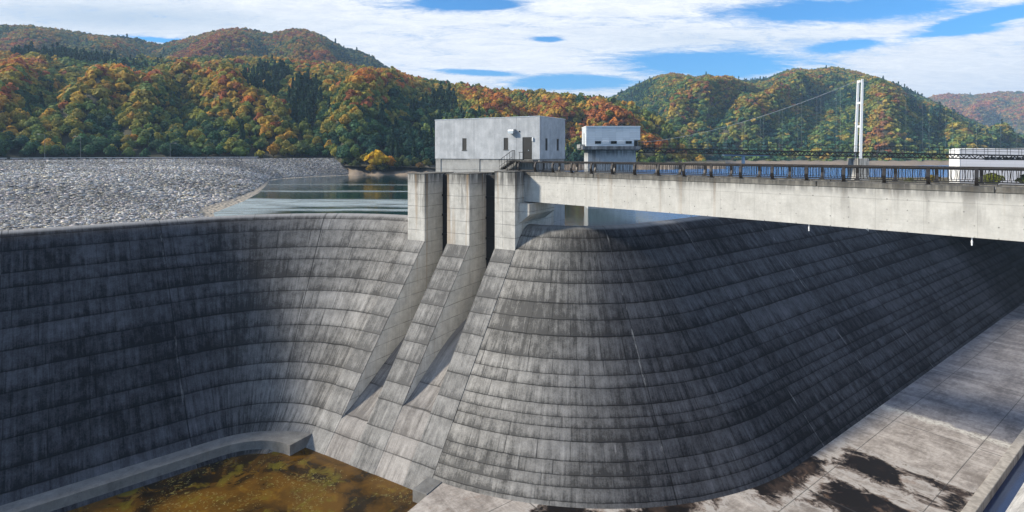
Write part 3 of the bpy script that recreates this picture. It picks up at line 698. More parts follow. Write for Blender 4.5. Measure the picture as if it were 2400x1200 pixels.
tone = t.sep(vo.outputs['Color'])[0]; big = t.noise(p, .05, 5, .6)
c = t.mix(tone, (.17, .165, .165), (.58, .56, .54)); c = t.mix(t.m('MULTIPLY', t.ramp(big, .45, .7), .35), c, (.30, .25, .19))
c = t.mix(t.ramp(vo.outputs['Distance'], .30, .50, 0, .85), c, (.03, .03, .035))
z = t.sep(p)[2]
c = t.mix(t.m('MULTIPLY', t.ramp(t.m('ADD', z, t.m('MULTIPLY', big, .5)), -6.95, -6.55, 1, 0), .85), c, t.mix(t.noise(p, 2.5, 6, .7), (.24, .20, .15), (.50, .44, .35)))
t.put(b.inputs['Base Color'], c); b.inputs['Roughness'].default_value = .95
t.put(b.inputs['Normal'], t.bump(vo.outputs['Distance'], 1.0, -.5))
mb = MB(); K = 30; J = (len(TOE)-1)*6
grid = [[emb_c(j/6, k/K) for k in range(K+1)] for j in range(J+1)]
for j in range(J):
    for k in range(K): mb.quadv([grid[j][k], grid[j][k+1], grid[j+1][k+1], grid[j+1][k]])
for j in range(J):                                     # crest road and hidden toe
    a, b_ = grid[j][K], grid[j+1][K]; d0 = Vector((-.62, .78, 0))*10
    mb.quadv([a, a+d0, b_+d0, b_])
tag(mb.build('embankment', em, smooth=True, weld=True), 'pale grey rockfill embankment sloping down to the reservoir', 'embankment', kind='structure')

# loose rocks on it, too many to count
def quads_object(name, V, Q, mat, tint=None, smooth=False):
    me = bpy.data.meshes.new(name); nq = len(Q); k = Q.shape[1]
    me.vertices.add(len(V)); me.vertices.foreach_set('co', V.astype(np.float32).ravel())
    me.loops.add(nq*k); me.loops.foreach_set('vertex_index', Q.astype(np.int32).ravel())
    me.polygons.add(nq); me.polygons.foreach_set('loop_start', np.arange(0, nq*k, k, dtype=np.int32))
    if smooth: me.polygons.foreach_set('use_smooth', np.ones(nq, dtype=bool))
    me.update(calc_edges=True)
    if tint is not None:
        at = me.attributes.new('tint', 'FLOAT_COLOR', 'FACE')
        at.data.foreach_set('color', np.concatenate([tint, np.ones((nq, 1))], 1).astype(np.float32).ravel())
    me.materials.append(mat)
    o = bpy.data.objects.new(name, me); COL.objects.link(o); return o
def cubesphere(n=2):
    bm = bmesh.new(); bmesh.ops.create_cube(bm, size=2)
    bmesh.ops.subdivide_edges(bm, edges=bm.edges[:], cuts=n-1, use_grid_fill=True)
    for v in bm.verts: v.co.normalize()
    V = np.array([v.co[:] for v in bm.verts]); Q = np.array([[v.index for v in f.verts] for f in bm.faces]); bm.free(); return V, Q
CV1, CQ1 = cubesphere(1); CV2, CQ2 = cubesphere(2)
tm, t, b = material('rock_faces')
at = t.add('ShaderNodeAttribute', attribute_name='tint')
t.put(b.inputs['Base Color'], at.outputs['Color']); b.inputs['Roughness'].default_value = .95; b.inputs['Specular IOR Level'].default_value = .2
M['tinted_rock'] = tm
def rocks(name, P, R_, T, label):
    n = len(P); nv = len(CV1)
    jit = rng.uniform(.65, 1.25, (n, nv, 1)); sc = np.stack([rng.uniform(.8, 1.5, n), rng.uniform(.8, 1.5, n), rng.uniform(.5, .85, n)], 1)
    ang = rng.uniform(0, 6.28, n); ca, sa = np.cos(ang), np.sin(ang)
    V = CV1[None]*jit*sc[:, None]*R_[:, None, None]
    X = V[..., 0]*ca[:, None]-V[..., 1]*sa[:, None]; Y = V[..., 0]*sa[:, None]+V[..., 1]*ca[:, None]
    V = np.stack([X, Y, V[..., 2]], -1)+P[:, None]
    Q = CQ1[None]+(np.arange(n)*nv)[:, None, None]
    tint = np.repeat(T, len(CQ1), 0)
    return tag(quads_object(name, V.reshape(-1, 3), Q.reshape(-1, 4), M['tinted_rock'], tint), label, 'rocks', kind='stuff')
P, RR, TT = [], [], []
cnt = 0
while cnt < 60000:
    x = random.uniform(1.0, 13); f = random.random()**1.35
    q = emb_c(x, f); dd = q.length
    if q.y < 30 or abs(q.x/q.y) > 1.25: continue
    if random.random() > min(1, (110/dd)**1.0): continue
    if x > 4 and q.z < -6.95: continue
    P.append(q); RR.append((random.uniform(.07, .19) if random.random() < .85 else random.uniform(.18, .34))*(1.0 if dd < 110 else 1.5)); cnt += 1
    g0 = random.uniform(.10, .60)*(1+.30*math.sin(q.x/11+2*math.sin(q.y/17))*math.sin(q.y/13+1))*(.72 if (q.x > -112 and q.y > 195) else 1); wr = random.random()  # rocks on the far turned face darkened to paint its shade
    TT.append((g0*(1.12 if wr < .5 else 1), g0*1.01, g0*(.78 if wr < .25 else 1.0)))
rocks('riprap_rocks', np.array([p[:] for p in P]), np.array(RR), np.array(TT), 'loose pale grey rocks covering the embankment slope')

# guard blocks and lamps along the embankment crest
blk_m = plain('guard_block_concrete', (.30, .24, .22), .8, 0, .2); cap_m = plain('guard_block_cap', (.66, .66, .64), .7, 0, .08)
c_a, c_b = Vector((*CRE[2], ZE)), Vector((*CRE[-1], ZE))
ln = (c_b-c_a).length; cd = (c_b-c_a).normalized(); cn = Vector((-cd.y, cd.x, 0)); proto = None
rz = math.atan2(cd.y, cd.x); k = 0; dpos = 2.0
while dpos < ln-45:
    x = dpos/ln; q = emb_c(2+x*(len(CRE)-3), 1.0); q.z = ZE
    if proto is None:
        o = empty('guard_block', q, 'low brown guard block with pale cap in the row along the embankment crest', 'guard block', 'guard blocks along the embankment crest', rz)
        m1_ = MB(); m1_.hexa([(-.75, -.22, -.1), (.75, -.22, -.1), (.75, .22, -.1), (-.75, .22, -.1)], [(-.7, -.17, .55), (.7, -.17, .55), (.7, .17, .55), (-.7, .17, .55)])
        b1 = m1_.build('body', blk_m); b1.parent = o
        m2_ = MB(); m2_.box(-1.25, 1.25, -.24, .24, .551, .72); b2 = m2_.build('cap', cap_m, bevel=.02); b2.parent = o
        proto = o
    else:
        o = proto.copy(); COL.objects.link(o); o.location = q
        for ch in (b1, b2):
            c_ = ch.copy(); COL.objects.link(c_); c_.parent = o
    dpos += 2.9; k += 1
LAMPM = plain('dull_lamp_steel', (.16, .17, .17), .5, .3)
lamps = [(105, 315, 'tall thin street lamp on the embankment crest, leftmost of three', -1), (189, 320, 'tall thin street lamp on the embankment crest, middle of three', -1), (399, 336, 'thin pole lamp on the far embankment crest, rightmost of three', 1)]
for px, py, lab, sg in lamps:
    kk = (px-CX)/F; best = min((emb_c(2+i*.02, 1.0) for i in range(540)), key=lambda q: abs(q.x/q.y-kk)); base = best+Vector((-.62, .78, 0))*3; base = Vector((kk*base.y, base.y, ZE))
    top = CZ+(HY-py)*base.y/F
    o = empty('street_lamp', base, lab, 'street lamp', 'street lamps on the embankment crest')
    q = MB(); q.bar((base.x, base.y, ZE-.2), (base.x, base.y, top), .07, 8, .05); q.build('pole', LAMPM, o)
    q = MB(); q.bar((base.x, base.y, top), (base.x+sg*1.6, base.y, top+.12), .04); q.build('arm', LAMPM, o)
    q = MB(); q.hexa([(base.x+sg*2-.5, base.y-.15, top+.02), (base.x+sg*2+.5, base.y-.15, top+.02), (base.x+sg*2+.5, base.y+.15, top+.02), (base.x+sg*2-.5, base.y+.15, top+.02)],
           [(base.x+sg*2-.4, base.y-.08, top+.2), (base.x+sg*2+.4, base.y-.08, top+.2), (base.x+sg*2+.4, base.y+.08, top+.2), (base.x+sg*2-.4, base.y+.08, top+.2)]); q.build('lamp_head', LAMPM, o)

# ------------------------------------------------------------------ intake tower standing in the reservoir
sid, t, b = material('metal_siding')
p = t.add('ShaderNodeNewGeometry').outputs['Position']; x, y, z = t.sep(p)[:3]
l1 = t.line(t.m('DIVIDE', z, .30), .10); l2 = t.line(t.m('DIVIDE', t.m('ADD', x, y), 1.15), .022)
pan = t.white(t.comb(t.m('FLOOR', t.m('DIVIDE', t.m('ADD', x, y), 1.15)), t.m('FLOOR', t.m('DIVIDE', z, .9)), 0))
c = t.mix(pan, (.50, .54, .58), (.60, .64, .68)); c = t.mix(t.m('MAXIMUM', t.m('MULTIPLY', l1, .45), t.m('MULTIPLY', l2, .4)), c, (.26, .29, .33))
t.put(b.inputs['Base Color'], c); b.inputs['Roughness'].default_value = .5; t.put(b.inputs['Normal'], t.bump(l1, .5, -.03))
M['siding'] = sid
TY = 92.0
tx = lambda px, d=TY: (px-CX)/F*d
tz = lambda py, d=TY: CZ+(HY-py)*d/F
tow = empty('intake_tower', (tx(1435), TY+3, ZW), 'pale sided intake tower on a stained concrete shaft in the reservoir', 'tower')
q = MB(); q.box(tx(1379), tx(1492), TY+.45, TY+5.4, -16, tz(352), None)
q.build('shaft', M['tower'], tow)
q = MB(); x0, x1 = tx(1366), tx(1500)                    # flared bracket slab
q.hexa([(tx(1378), TY+.2, tz(352)+.002), (tx(1494), TY+.2, tz(352)+.002), (tx(1494), TY+6, tz(352)+.002), (tx(1378), TY+6, tz(352)+.002)], [(x0-.1, TY-.45, tz(350)), (x1, TY-.45, tz(350)), (x1, TY+6.6, tz(350)), (x0-.1, TY+6.6, tz(350))])
q.box(x0-.1, x1, TY-.45, TY+6.6, tz(350)+.002, tz(342.5)); q.build('slab', M['tower'], tow)
q = MB(); q.box(x0-.35, x0+.5, TY+1.2, TY+5.4, tz(347), tz(338)); q.build('balcony', M['plinth'], tow)
hx0, hx1, hz0, hz1 = tx(1374), tx(1500.5), tz(342.5)+.003, tz(297)
nx = tx(1486)
q = MB(); q.box(hx0, nx, TY, TY+5.6, hz0, hz1); q.box(nx, hx1, TY, TY+5.6, tz(328), hz1); q.box(nx, hx1, TY+1.6, TY+5.6, hz0, tz(328)); hw = q.build('house_wall', M['siding'], tow)
q = MB(); q.box(hx0-.06, hx1+.06, TY-.06, TY+5.66, hz1+.001, hz1+.12); q.build('roof', M['white_steel'], tow)
for pa0, pa1 in ((1395, 1408), (1432, 1445), (1467, 1480)):
    q = MB(); q.box(tx(pa0)-.04, tx(pa1)+.04, TY-.05, TY-.002, tz(336.5)-.03, tz(331)+.03); fo_ = q.build('window', M['frame'], tow)
    q = MB(); a0, a1 = tx(pa0), tx(pa1); mdl = (a0+a1)/2
    q.box(a0, mdl-.03, TY-.07, TY-.051, tz(336.5), tz(331)); q.box(mdl+.03, a1, TY-.07, TY-.051, tz(336.5), tz(331)); q.build('pane', M['glass'], fo_)
for pa0, pa1 in ((1413, 1427), (1448, 1463)):
    q = MB(); q.box(tx(pa0)-.05, tx(pa1)+.05, TY-.04, TY-.004, tz(331)+.001, tz(331)+.05)
    for i in range(9):
        xx = tx(pa0)+(tx(pa1)-tx(pa0))*i/8; q.box(xx-.025, xx+.025, TY-.05, TY-.002, tz(337), tz(331))
    q.build('louvre', M['white_steel'], tow)
q = MB(); q.box(hx0-.03, hx0-.002, TY+2.2, TY+3.2, hz0+.4, hz0+2.2); q.build('panel_door', M['galv'], tow)
q = MB(); q.box(nx+.3, nx+.95, TY+1.55, TY+1.598, hz0, hz0+.9); q.build('door', M['frame'], tow)

# ------------------------------------------------------------------ steel footbridge with pylon
fb = Vector((21.0, 93.6, 0)); fe = Vector((92, 80.3, 0)); fd = (fe-fb).normalized(); fn = Vector((-fd.y, fd.x, 0)); FLn = (fe-fb).length
def fbp(a, n, z): return fb + fd*a + fn*n + Vector((0, 0, z))
apy = min((i*.05 for i in range(2000)), key=lambda a: abs((fb+fd*a).x/(fb+fd*a).y - (2011-CX)/F))
def fz(a):                                               # deck height, a gentle fall to the right
    return 2.72-.0205*a
foot = empty('suspension_footbridge', fbp(apy, 0, -7.3), 'thin dark steel footbridge hung from a white pylon across the reservoir', 'footbridge')
truss = MB(); bay = 1.5; nB = int(FLn/bay)
for sgn in (-.9, .9):
    for i in range(nB):
        a0, a1 = i*bay, (i+1)*bay
        truss.bar(fbp(a0, sgn, fz(a0)), fbp(a1, sgn, fz(a1)), .14, 4); truss.bar(fbp(a0, sgn, fz(a0)-.62), fbp(a1, sgn, fz(a1)-.62), .12, 4)
        m_ = (a0+a1)/2
        truss.bar(fbp(a0, sgn, fz(a0)-.62), fbp(m_, sgn, fz(m_)), .065, 4); truss.bar(fbp(m_, sgn, fz(m_)), fbp(a1, sgn, fz(a1)-.62), .065, 4)
truss.build('truss', M['dark_metal'], foot)
q = MB()
for i in range(nB): q.box(i*bay, (i+1)*bay, -.78, .78, -.10, .05, lambda a, n, z, i=i: fbp(a, n, fz(a)+z))
q.build('deck', M['dark_metal'], foot)
for sgn in (-.9, .9):
    q = MB()
    for i in range(nB+1): q.bar(fbp(i*bay, sgn, fz(i*bay)), fbp(i*bay, sgn, fz(i*bay)+1.05), .028, 4)
    for hh in (1.05, .55): q.bar(fbp(0, sgn, fz(0)+hh), fbp(nB*bay, sgn, fz(nB*bay)+hh), .025, 4)
    q.build('handrail', M['dark_metal'], foot)
pz = CZ+(HY-187)*fbp(apy, 0, 0).y/F
pyl = MB(); zb = fz(apy)-.9
for sgn in (-1, 1):
    pyl.hexa([fbp(apy-.2, sgn*.95-.13, zb), fbp(apy+.17, sgn*.95-.13, zb), fbp(apy+.17, sgn*.95+.13, zb), fbp(apy-.2, sgn*.95+.13, zb)],
             [fbp(apy+.2, sgn*.75-.10, pz), fbp(apy+.48, sgn*.75-.10, pz), fbp(apy+.48, sgn*.75+.10, pz), fbp(apy+.2, sgn*.75+.10, pz)])
for zz2 in (pz-.45, pz-3.8, pz-7.5):
    pyl.box(apy+.1, apy+.35, -.5, .5, zz2, zz2+.3, fbp)
pyl.build('pylon', M['white_steel'], foot)
q = MB(); q.box(apy-.75, apy+.75, -2.0, 2.0, -16, zb-.002, fbp); q.build('pylon_pier', M['pier'], foot, bevel=.05)
q = MB()
for i in range(6): q.bar(fbp(apy-.85, -1.2, zb-.3-i*.35), fbp(apy-.85, -.7, zb-.3-i*.35), .02, 4)
q.bar(fbp(apy-.85, -1.2, zb-2.5), fbp(apy-.85, -1.2, zb+.8), .03, 4); q.bar(fbp(apy-.85, -.7, zb-2.5), fbp(apy-.85, -.7, zb+.8), .03, 4)
q.build('ladder', M['galv'], foot)
for sgn in (-.9, .9):
    q = MB(); pts = []; hang = []
    for i in range(25):
        f = i/24; a = apy*f; z = 3.75+(pz-.1-3.75)*(f**1.55); pts.append(fbp(a, sgn, z))
        if i % 2 == 0 and 2 < i < 24: hang.append((fbp(a, sgn, fz(a)+.1), fbp(a, sgn, z)))
    q.path(pts, .018, 5); pts = []
    for i in range(25):
        f = i/24; a = apy+(FLn-apy)*f; z = pz-.1-(pz-.1-5.2)*(1-(1-f)**1.7); pts.append(fbp(a, sgn, z))
        if i % 2 == 0 and 0 < i: hang.append((fbp(a, sgn, fz(a)+.1), fbp(a, sgn, z)))
    q.path(pts, .010, 5)
    cb = q.build('cable', M['galv'], foot)
    for hp in hang:
        h = MB(); h.bar(hp[0], hp[1], .004, 3); h.build('hanger', M['galv'], cb)

# ------------------------------------------------------------------ shore building at the right edge with its bank
lk = MB(); pts = [(60, 108), (72, 98), (100, 82), (140, 90), (150, 130), (80, 128)]
lk.hexa([(x*1.0, y, -9) for x, y in pts], [(70+(x-70)*.9, 105+(y-105)*.9, -3.6) for x, y in pts])
tag(lk.build('earth_bank', plain('grassy_earth', (.12, .10, .05), .95, 0, .4, 1.0)), 'low earth bank in the reservoir under the pale building', 'bank', kind='structure')
Pc = Vector((tx(2250, 100), 100, 0)); ef = Vector((.89, -.456, 0)).normalized(); el_ = Vector((.456, .89, 0)).normalized()
def sbp(a, b_, z): return Pc + ef*a + el_*b_ + Vector((0, 0, z))
sid2, t, b = material('shaded_lilac_siding')
p = t.add('ShaderNodeNewGeometry').outputs['Position']; x, y, z = t.sep(p)[:3]
rowv = t.white(t.comb(t.m('FLOOR', t.m('DIVIDE', z, .42)), 0, 0)); l1 = t.line(t.m('DIVIDE', z, .42), .05); l2 = t.line(t.m('DIVIDE', t.m('SUBTRACT', x, y), 4.5), .008)
c = t.mix(rowv, (.42, .44, .50), (.52, .53, .60)); c = t.mix(t.m('MULTIPLY', t.m('MAXIMUM', l1, l2), .4), c, (.25, .27, .32))
t.put(b.inputs['Base Color'], c); b.inputs['Roughness'].default_value = .55; t.put(b.inputs['Normal'], t.bump(l1, .4, -.02))
shed = empty('shore_building', sbp(7, 2.5, -3.7), 'pale building with sunlit white end and shaded lilac front painted in, right edge', 'building')
zt_ = tz(350.5, 100)
q = MB(); q.box(0, 16, 0, 5, -4.4, zt_, sbp); q.build('wall', sid2, shed)
q = MB(); q.box(-.12, -.003, -.05, 5.05, -4.4, zt_+.1, sbp); q.box(-.6, -.122, 2.2, 5.0, -4.4, zt_+.05, sbp); q.build('sunlit_end_wall', M['white_steel'], shed)  # white end and lilac front paint in the sunlit and shaded sides
q = MB(); q.box(-.15, 16.1, -.12, 5.1, zt_+.101, zt_+.22, sbp); q.build('roof', M['white_steel'], shed)
for i in range(7):
    q = MB(); q.box(3.4+i*.85, 4.1+i*.85, -.06, -.003, .75, 1.25, sbp); wn = q.build('window', M['frame'], shed)
    q = MB(); q.box(3.45+i*.85, 4.05+i*.85, -.08, -.061, .8, 1.2, sbp); q.build('pane', M['glass'], wn)

# distant road bridge across the arm of the lake
rb = empty('road_bridge', (140, 345, ZW), 'distant dark blue road bridge on one pale pier below the hill', 'bridge')
D3 = 345.0
q = MB(); q.box(tx(1695, D3), tx(1800, D3), D3-2, D3+2, tz(366, D3), tz(362, D3)); q.build('deck', plain('blue_grey_steel', (.05, .09, .13), .6), rb)
q = MB(); q.bar((tx(1742, D3), D3, ZW-4), (tx(1742, D3), D3, tz(366, D3)), 1.0, 12); q.build('bridge_pier', M['tower'], rb)
# two gauge rods just behind the weir crest
for px, py, lab in ((1620, 500, 'thin grey gauge rod behind the weir crest, nearer the gatehouse'), (1647, 501, 'thin grey gauge rod behind the weir crest, farther from the gatehouse')):
    dd = 67.0; q = MB(); q.bar((tx(px, dd), dd, -10), (tx(px, dd), dd, tz(py, dd)), .05, 6)
    q.box(tx(px, dd)-.09, tx(px, dd)+.09, dd-.09, dd+.09, tz(py, dd), tz(py, dd)+.12)
    tag(q.build('gauge_rod', M['galv']), lab, 'rod', 'gauge rods behind the weir crest')

# ------------------------------------------------------------------ hills and forest
def interp(tab): xs, ys_ = zip(*tab); return lambda x: np.interp(x, xs, ys_)
def seg_dist(x, tt, pts, xs):
    best = np.full(x.shape, 1e9)
    for (x0, t0), (x1, t1) in zip(pts[:-1], pts[1:]):
        ax_, at_ = (x1-x0)/xs, (t1-t0)*1.6; L = ax_*ax_+at_*at_+1e-9
        f = np.clip((((x-x0)/xs)*ax_+((tt-t0)*1.6)*at_)/L, 0, 1)
        best = np.minimum(best, np.hypot((x-x0)/xs-f*ax_, (tt-t0)*1.6-f*at_))
    return best
class Hill:
    def __init__(s, x0, x1, dbase, drdg, zbase, yr, spurs, crown, nz=(6, 9), p=.95, seed=0, ka=1.0):
        s.ka = ka
        s.x0, s.x1 = x0, x1; s.d0, s.d1, s.z0, s.yr = interp(dbase), interp(drdg), interp(zbase), interp(yr)
        s.sp = spurs; s.crown = crown; s.nz = nz; s.p = p; s.seed = seed
    def crest(s, x, tt):
        r = np.zeros(x.shape)
        for pts, wd, amp in s.sp:
            r = np.maximum(r, np.exp(-(seg_dist(x, tt, pts, 300.)/(wd*1.05))**2)*amp)
        return r
    def at(s, x, tt):
        x = np.asarray(x, float); tt = np.asarray(tt, float)
        d0, d1 = s.d0(x), s.d1(x); z0 = s.z0(x)
        tc = np.clip(tt, 0, 1); env = np.clip(tc*3.2, 0, 1)*np.clip((1-tc)*4, 0, 1)
        dn = np.sin(x/61.+tt*5+s.seed)*.5+np.sin(x/27.-tt*7+s.seed*2)*.3+np.sin(x/13.+tt*9+s.seed)*.15
        cr = s.crest(x, tc); dd = d0+(d1-d0)*tt - (cr*.38*s.ka+dn*s.nz[0])*env
        z1 = CZ+(HY-s.yr(x))*d1/F - s.crown
        rid = 1-np.abs(np.sin(x/47.+2.2*np.sin(tt*4+s.seed)+s.seed*3))+.6*(1-np.abs(np.sin(x/21.-3*tt+np.sin(tt*9+x/90.))))
        z = z0+(z1-z0)*tc**s.p + (cr*.34*s.ka+(rid-.55)*s.nz[0]*.5+dn*s.nz[0]*.3)*env*np.clip((1-tc)*1.7, 0, 1)**1.3 - np.clip(tt-1, 0, 9)*(z1-z0+20)*.8
        return np.stack([(x-CX)/F*dd, dd, z], -1)
    def mesh(s, name, mat, nx, nt, label):
        xs = np.linspace(s.x0, s.x1, nx); ts = np.concatenate([np.linspace(-.04, 1, nt), [1.12, 1.3, 1.6]])
        Xg, Tg = np.meshgrid(xs, ts, indexing='ij'); V = s.at(Xg, Tg).reshape(-1, 3)
        m = len(ts); i, j = np.meshgrid(np.arange(nx-1), np.arange(m-1), indexing='ij'); k = (i*m+j).ravel()
        return tag(quads_object(name, V, np.stack([k, k+m, k+m+1, k+1], 1), mat, smooth=True), label, 'hill', kind='structure')
    def points(s, spacing, tmax=1.06, tmin=0.0):
        n = 400000; x = rng.uniform(s.x0, s.x1, n); tt = rng.uniform(tmin, tmax, n); e = 2.0; q = .008
        a = s.at(x, tt); dx = (s.at(x+e, tt)-a)/e; dt = (s.at(x, tt+q)-a)/q
        ar = np.linalg.norm(np.cross(dx, dt), axis=1); total = ar.mean()*(s.x1-s.x0)*(tmax-tmin)
        # best spread: keep a candidate only where its cell is still free
        order = rng.permutation(n); keep = rng.random(n) < np.minimum(1, ar*(s.x1-s.x0)*(tmax-tmin)/n/(spacing**2)*3.2)
        idx = order[keep[order]]; cell = {}; out = []
        for k in idx:
            p = a[k]; key = (int(p[0]//spacing), int(p[1]//spacing), int(p[2]//(spacing*1.15)))
            if key in cell: continue
            cell[key] = 1; out.append(k)
        out = np.array(out); return np.stack([x[out], tt[out]], 1)
soil, t, b = material('forest_soil')
p = t.add('ShaderNodeNewGeometry').outputs['Position']
t.put(b.inputs['Base Color'], t.mix(t.noise(p, .08, 5), (.030, .035, .018), (.06, .05, .026))); b.inputs['Roughness'].default_value = 1
shm, t, b = material('shore_earth')
p = t.add('ShaderNodeNewGeometry').outputs['Position']; z = t.sep(p)[2]
c = t.mix(t.noise(p, .25, 7, .7), (.12, .085, .055), (.34, .27, .20)); c = t.mix(t.ramp(t.m('ADD', z, t.m('MULTIPLY', t.noise(p, .3, 4), 2.0)), -4.0, -2.5, 0, .8), c, (.05, .05, .025))
t.put(b.inputs['Base Color'], c); b.inputs['Roughness'].default_value = 1; t.put(b.inputs['Normal'], t.bump(t.noise(p, .8, 6, .7), .8, .6))

SPA = [([(300, .36), (200, .22), (120, .06)], .22, 34), ([(395, .58), (470, .44), (570, .24), (660, .05)], .17, 44), ([(395, .58), (330, .3), (300, .1)], .14, 26),
       ([(945, .97), (885, .62), (840, .3), (820, .06)], .18, 46), ([(700, .9), (760, .6), (800, .25)], .13, 26), ([(1110, .9), (1160, .5), (1170, .1)], .17, 34),
       ([(60, .7), (20, .3), (-20, .08)], .17, 34), ([(560, .95), (500, .75), (400, .6)], .13, 24), ([(1400, .85), (1450, .4), (1480, .1)], .17, 26), ([(-250, .9), (-300, .4), (-320, .1)], .2, 34), ([(1290, .95), (1310, .5), (1290, .1)], .12, 22)]
hillA = Hill(-760, 1648, [(-760, 215), (0, 215), (400, 240), (780, 268), (810, 246), (1000, 246), (1150, 290), (1648, 330)], [(-760, 470), (0, 500), (700, 560), (1000, 540), (1300, 480), (1500, 420), (1648, 360)],
             [(-760, -1.2), (780, -1.2), (805, -3.5), (1000, -4.2), (1080, -7), (1648, -7.6)],
             [(-760, 90), (-300, 100), (0, 116), (130, 122), (250, 132), (500, 134), (650, 130), (750, 142), (900, 160), (1000, 184), (1150, 203), (1300, 214), (1400, 222), (1480, 240), (1545, 270), (1585, 305), (1615, 345), (1648, 372)], SPA, 5.5, (9, 0), .92, 1.0, .95)
hillB = Hill(-760, 960, [(-760, 600), (960, 640)], [(-760, 900), (0, 880), (400, 1000), (960, 1000)], [(-760, 60), (960, 60)],
             [(-760, 75), (-300, 50), (0, 56), (60, 58), (150, 68), (220, 80), (290, 84), (350, 96), (380, 103), (400, 97), (430, 90), (480, 76), (520, 67), (560, 64), (600, 70), (630, 76), (660, 72), (690, 65), (720, 68), (745, 76), (780, 96), (805, 110), (840, 117), (870, 130), (900, 152), (960, 190)],
             [([(540, .98), (500, .6), (420, .3)], .2, 50), ([(700, .98), (720, .6), (760, .2)], .2, 50), ([(100, .9), (60, .5)], .25, 40), ([(230, .9), (260, .5)], .2, 40)], 5, (14, 0), .9, 2.0)
SPC = [([(1575, .97), (1590, .6), (1640, .3), (1620, .1)], .16, 90), ([(1665, .97), (1660, .7), (1700, .5)], .12, 60), ([(1890, .98), (1790, .72), (1690, .48), (1600, .22)], .14, 110),
       ([(1950, .98), (1880, .6), (1800, .36), (1720, .12)], .13, 90), ([(2020, .96), (2090, .62), (2080, .3), (2060, .08)], .15, 110), ([(2180, .9), (2230, .5), (2260, .15)], .16, 80), ([(2330, .9), (2350, .4)], .16, 60)]
hillC = Hill(1380, 2960, [(1380, 430), (2560, 430)], [(1380, 1050), (1900, 980), (2200, 900), (2560, 800)], [(1380, -7.6), (2560, -7.6)],
             [(1380, 250), (1440, 222), (1500, 192), (1540, 176), (1575, 169), (1605, 173), (1630, 178), (1660, 172), (1690, 180), (1720, 187), (1760, 186), (1800, 180), (1840, 164), (1870, 158), (1900, 162), (1950, 154), (2000, 163), (2050, 178), (2100, 194), (2140, 214), (2180, 232), (2230, 258), (2280, 282), (2340, 306), (2420, 322), (2560, 345), (2760, 330), (2960, 300)], SPC, 5, (22, 0), .95, 3.0, .72)
hillD = Hill(2080, 3500, [(2080, 1400), (2760, 1300)], [(2080, 2000), (2760, 1900)], [(2080, 0), (2760, 0)],
             [(2080, 270), (2150, 240), (2190, 224), (2220, 219), (2290, 222), (2320, 218), (2360, 214), (2420, 217), (2560, 190), (2760, 220), (3000, 180), (3500, 200)],
             [([(2330, .95), (2290, .5), (2270, .2)], .14, 130), ([(2220, .95), (2240, .5)], .14, 110), ([(2420, .9), (2400, .4)], .14, 110)], 6, (26, 0), .95, 4.0, .62)
hillA.mesh('near_hill', soil, 300, 70, 'steep wooded hill behind the embankment and gatehouse')
hillB.mesh('back_hill', soil, 120, 30, 'higher wooded hill behind the near left one')
hillC.mesh('far_hill', soil, 240, 70, 'broad wooded mountain across the lake on the right')
hillD.mesh('distant_hill', soil, 90, 30, 'hazy distant mountain at the far right')
# shore aprons: bare earth between water and wood
def shore(x0, x1, dfun0, dfun1, z0, z1, label):
    xs = np.linspace(x0, x1, 90); V = []
    for x in xs:
        a, c = dfun0(x), dfun1(x); k = 1+.012*math.sin(x/9.)+.01*math.sin(x/23.)
        for f in (0, .25, .5, .75, 1): dd = a*k+(c-a*k)*f; V.append(((x-CX)/F*dd, dd, z0+(z1-z0)*f**.8+(.5*math.sin(x/7.+f*5) if 0 < f < 1 else 0)))
    k = np.array([[i*5+j, (i+1)*5+j, (i+1)*5+j+1, i*5+j+1] for i in range(89) for j in range(4)])
    tag(quads_object('shore', np.array(V), k, shm, smooth=True), label, 'shore', kind='structure')
shore(770, 1700, lambda x: np.interp(x, [770, 805, 1000, 1150, 1700], [236, 226, 229, 270, 320]), lambda x: np.interp(x, [770, 810, 1000, 1150, 1700], [258, 250, 250, 295, 335]), -8.0, -3.0, 'bare brown shore below the near wood')
shore(1560, 3000, lambda x: 398, lambda x: 440, -7.9, -3.2, 'pale bare shore below the far mountain')

lf, t, b = material('autumn_foliage')
at = t.add('ShaderNodeAttribute', attribute_name='tint'); oi = t.add('ShaderNodeObjectInfo')
c = t.mix(1.0, at.outputs['Color'], oi.outputs['Color'], 'MULTIPLY')
t.put(b.inputs['Base Color'], c); b.inputs['Roughness'].default_value = .75; b.inputs['Specular IOR Level'].default_value = .15
tl = t.add('ShaderNodeBsdfTranslucent'); t.put(tl.inputs['Color'], c); ms = t.add('ShaderNodeMixShader'); ms.inputs[0].default_value = .36
t.l.new(b.outputs[0], ms.inputs[1]); t.l.new(tl.outputs[0], ms.inputs[2]); t.l.new(ms.outputs[0], t.n['Material Output'].inputs['Surface'])
bark = plain('tree_bark', (.07, .05, .035), .95)

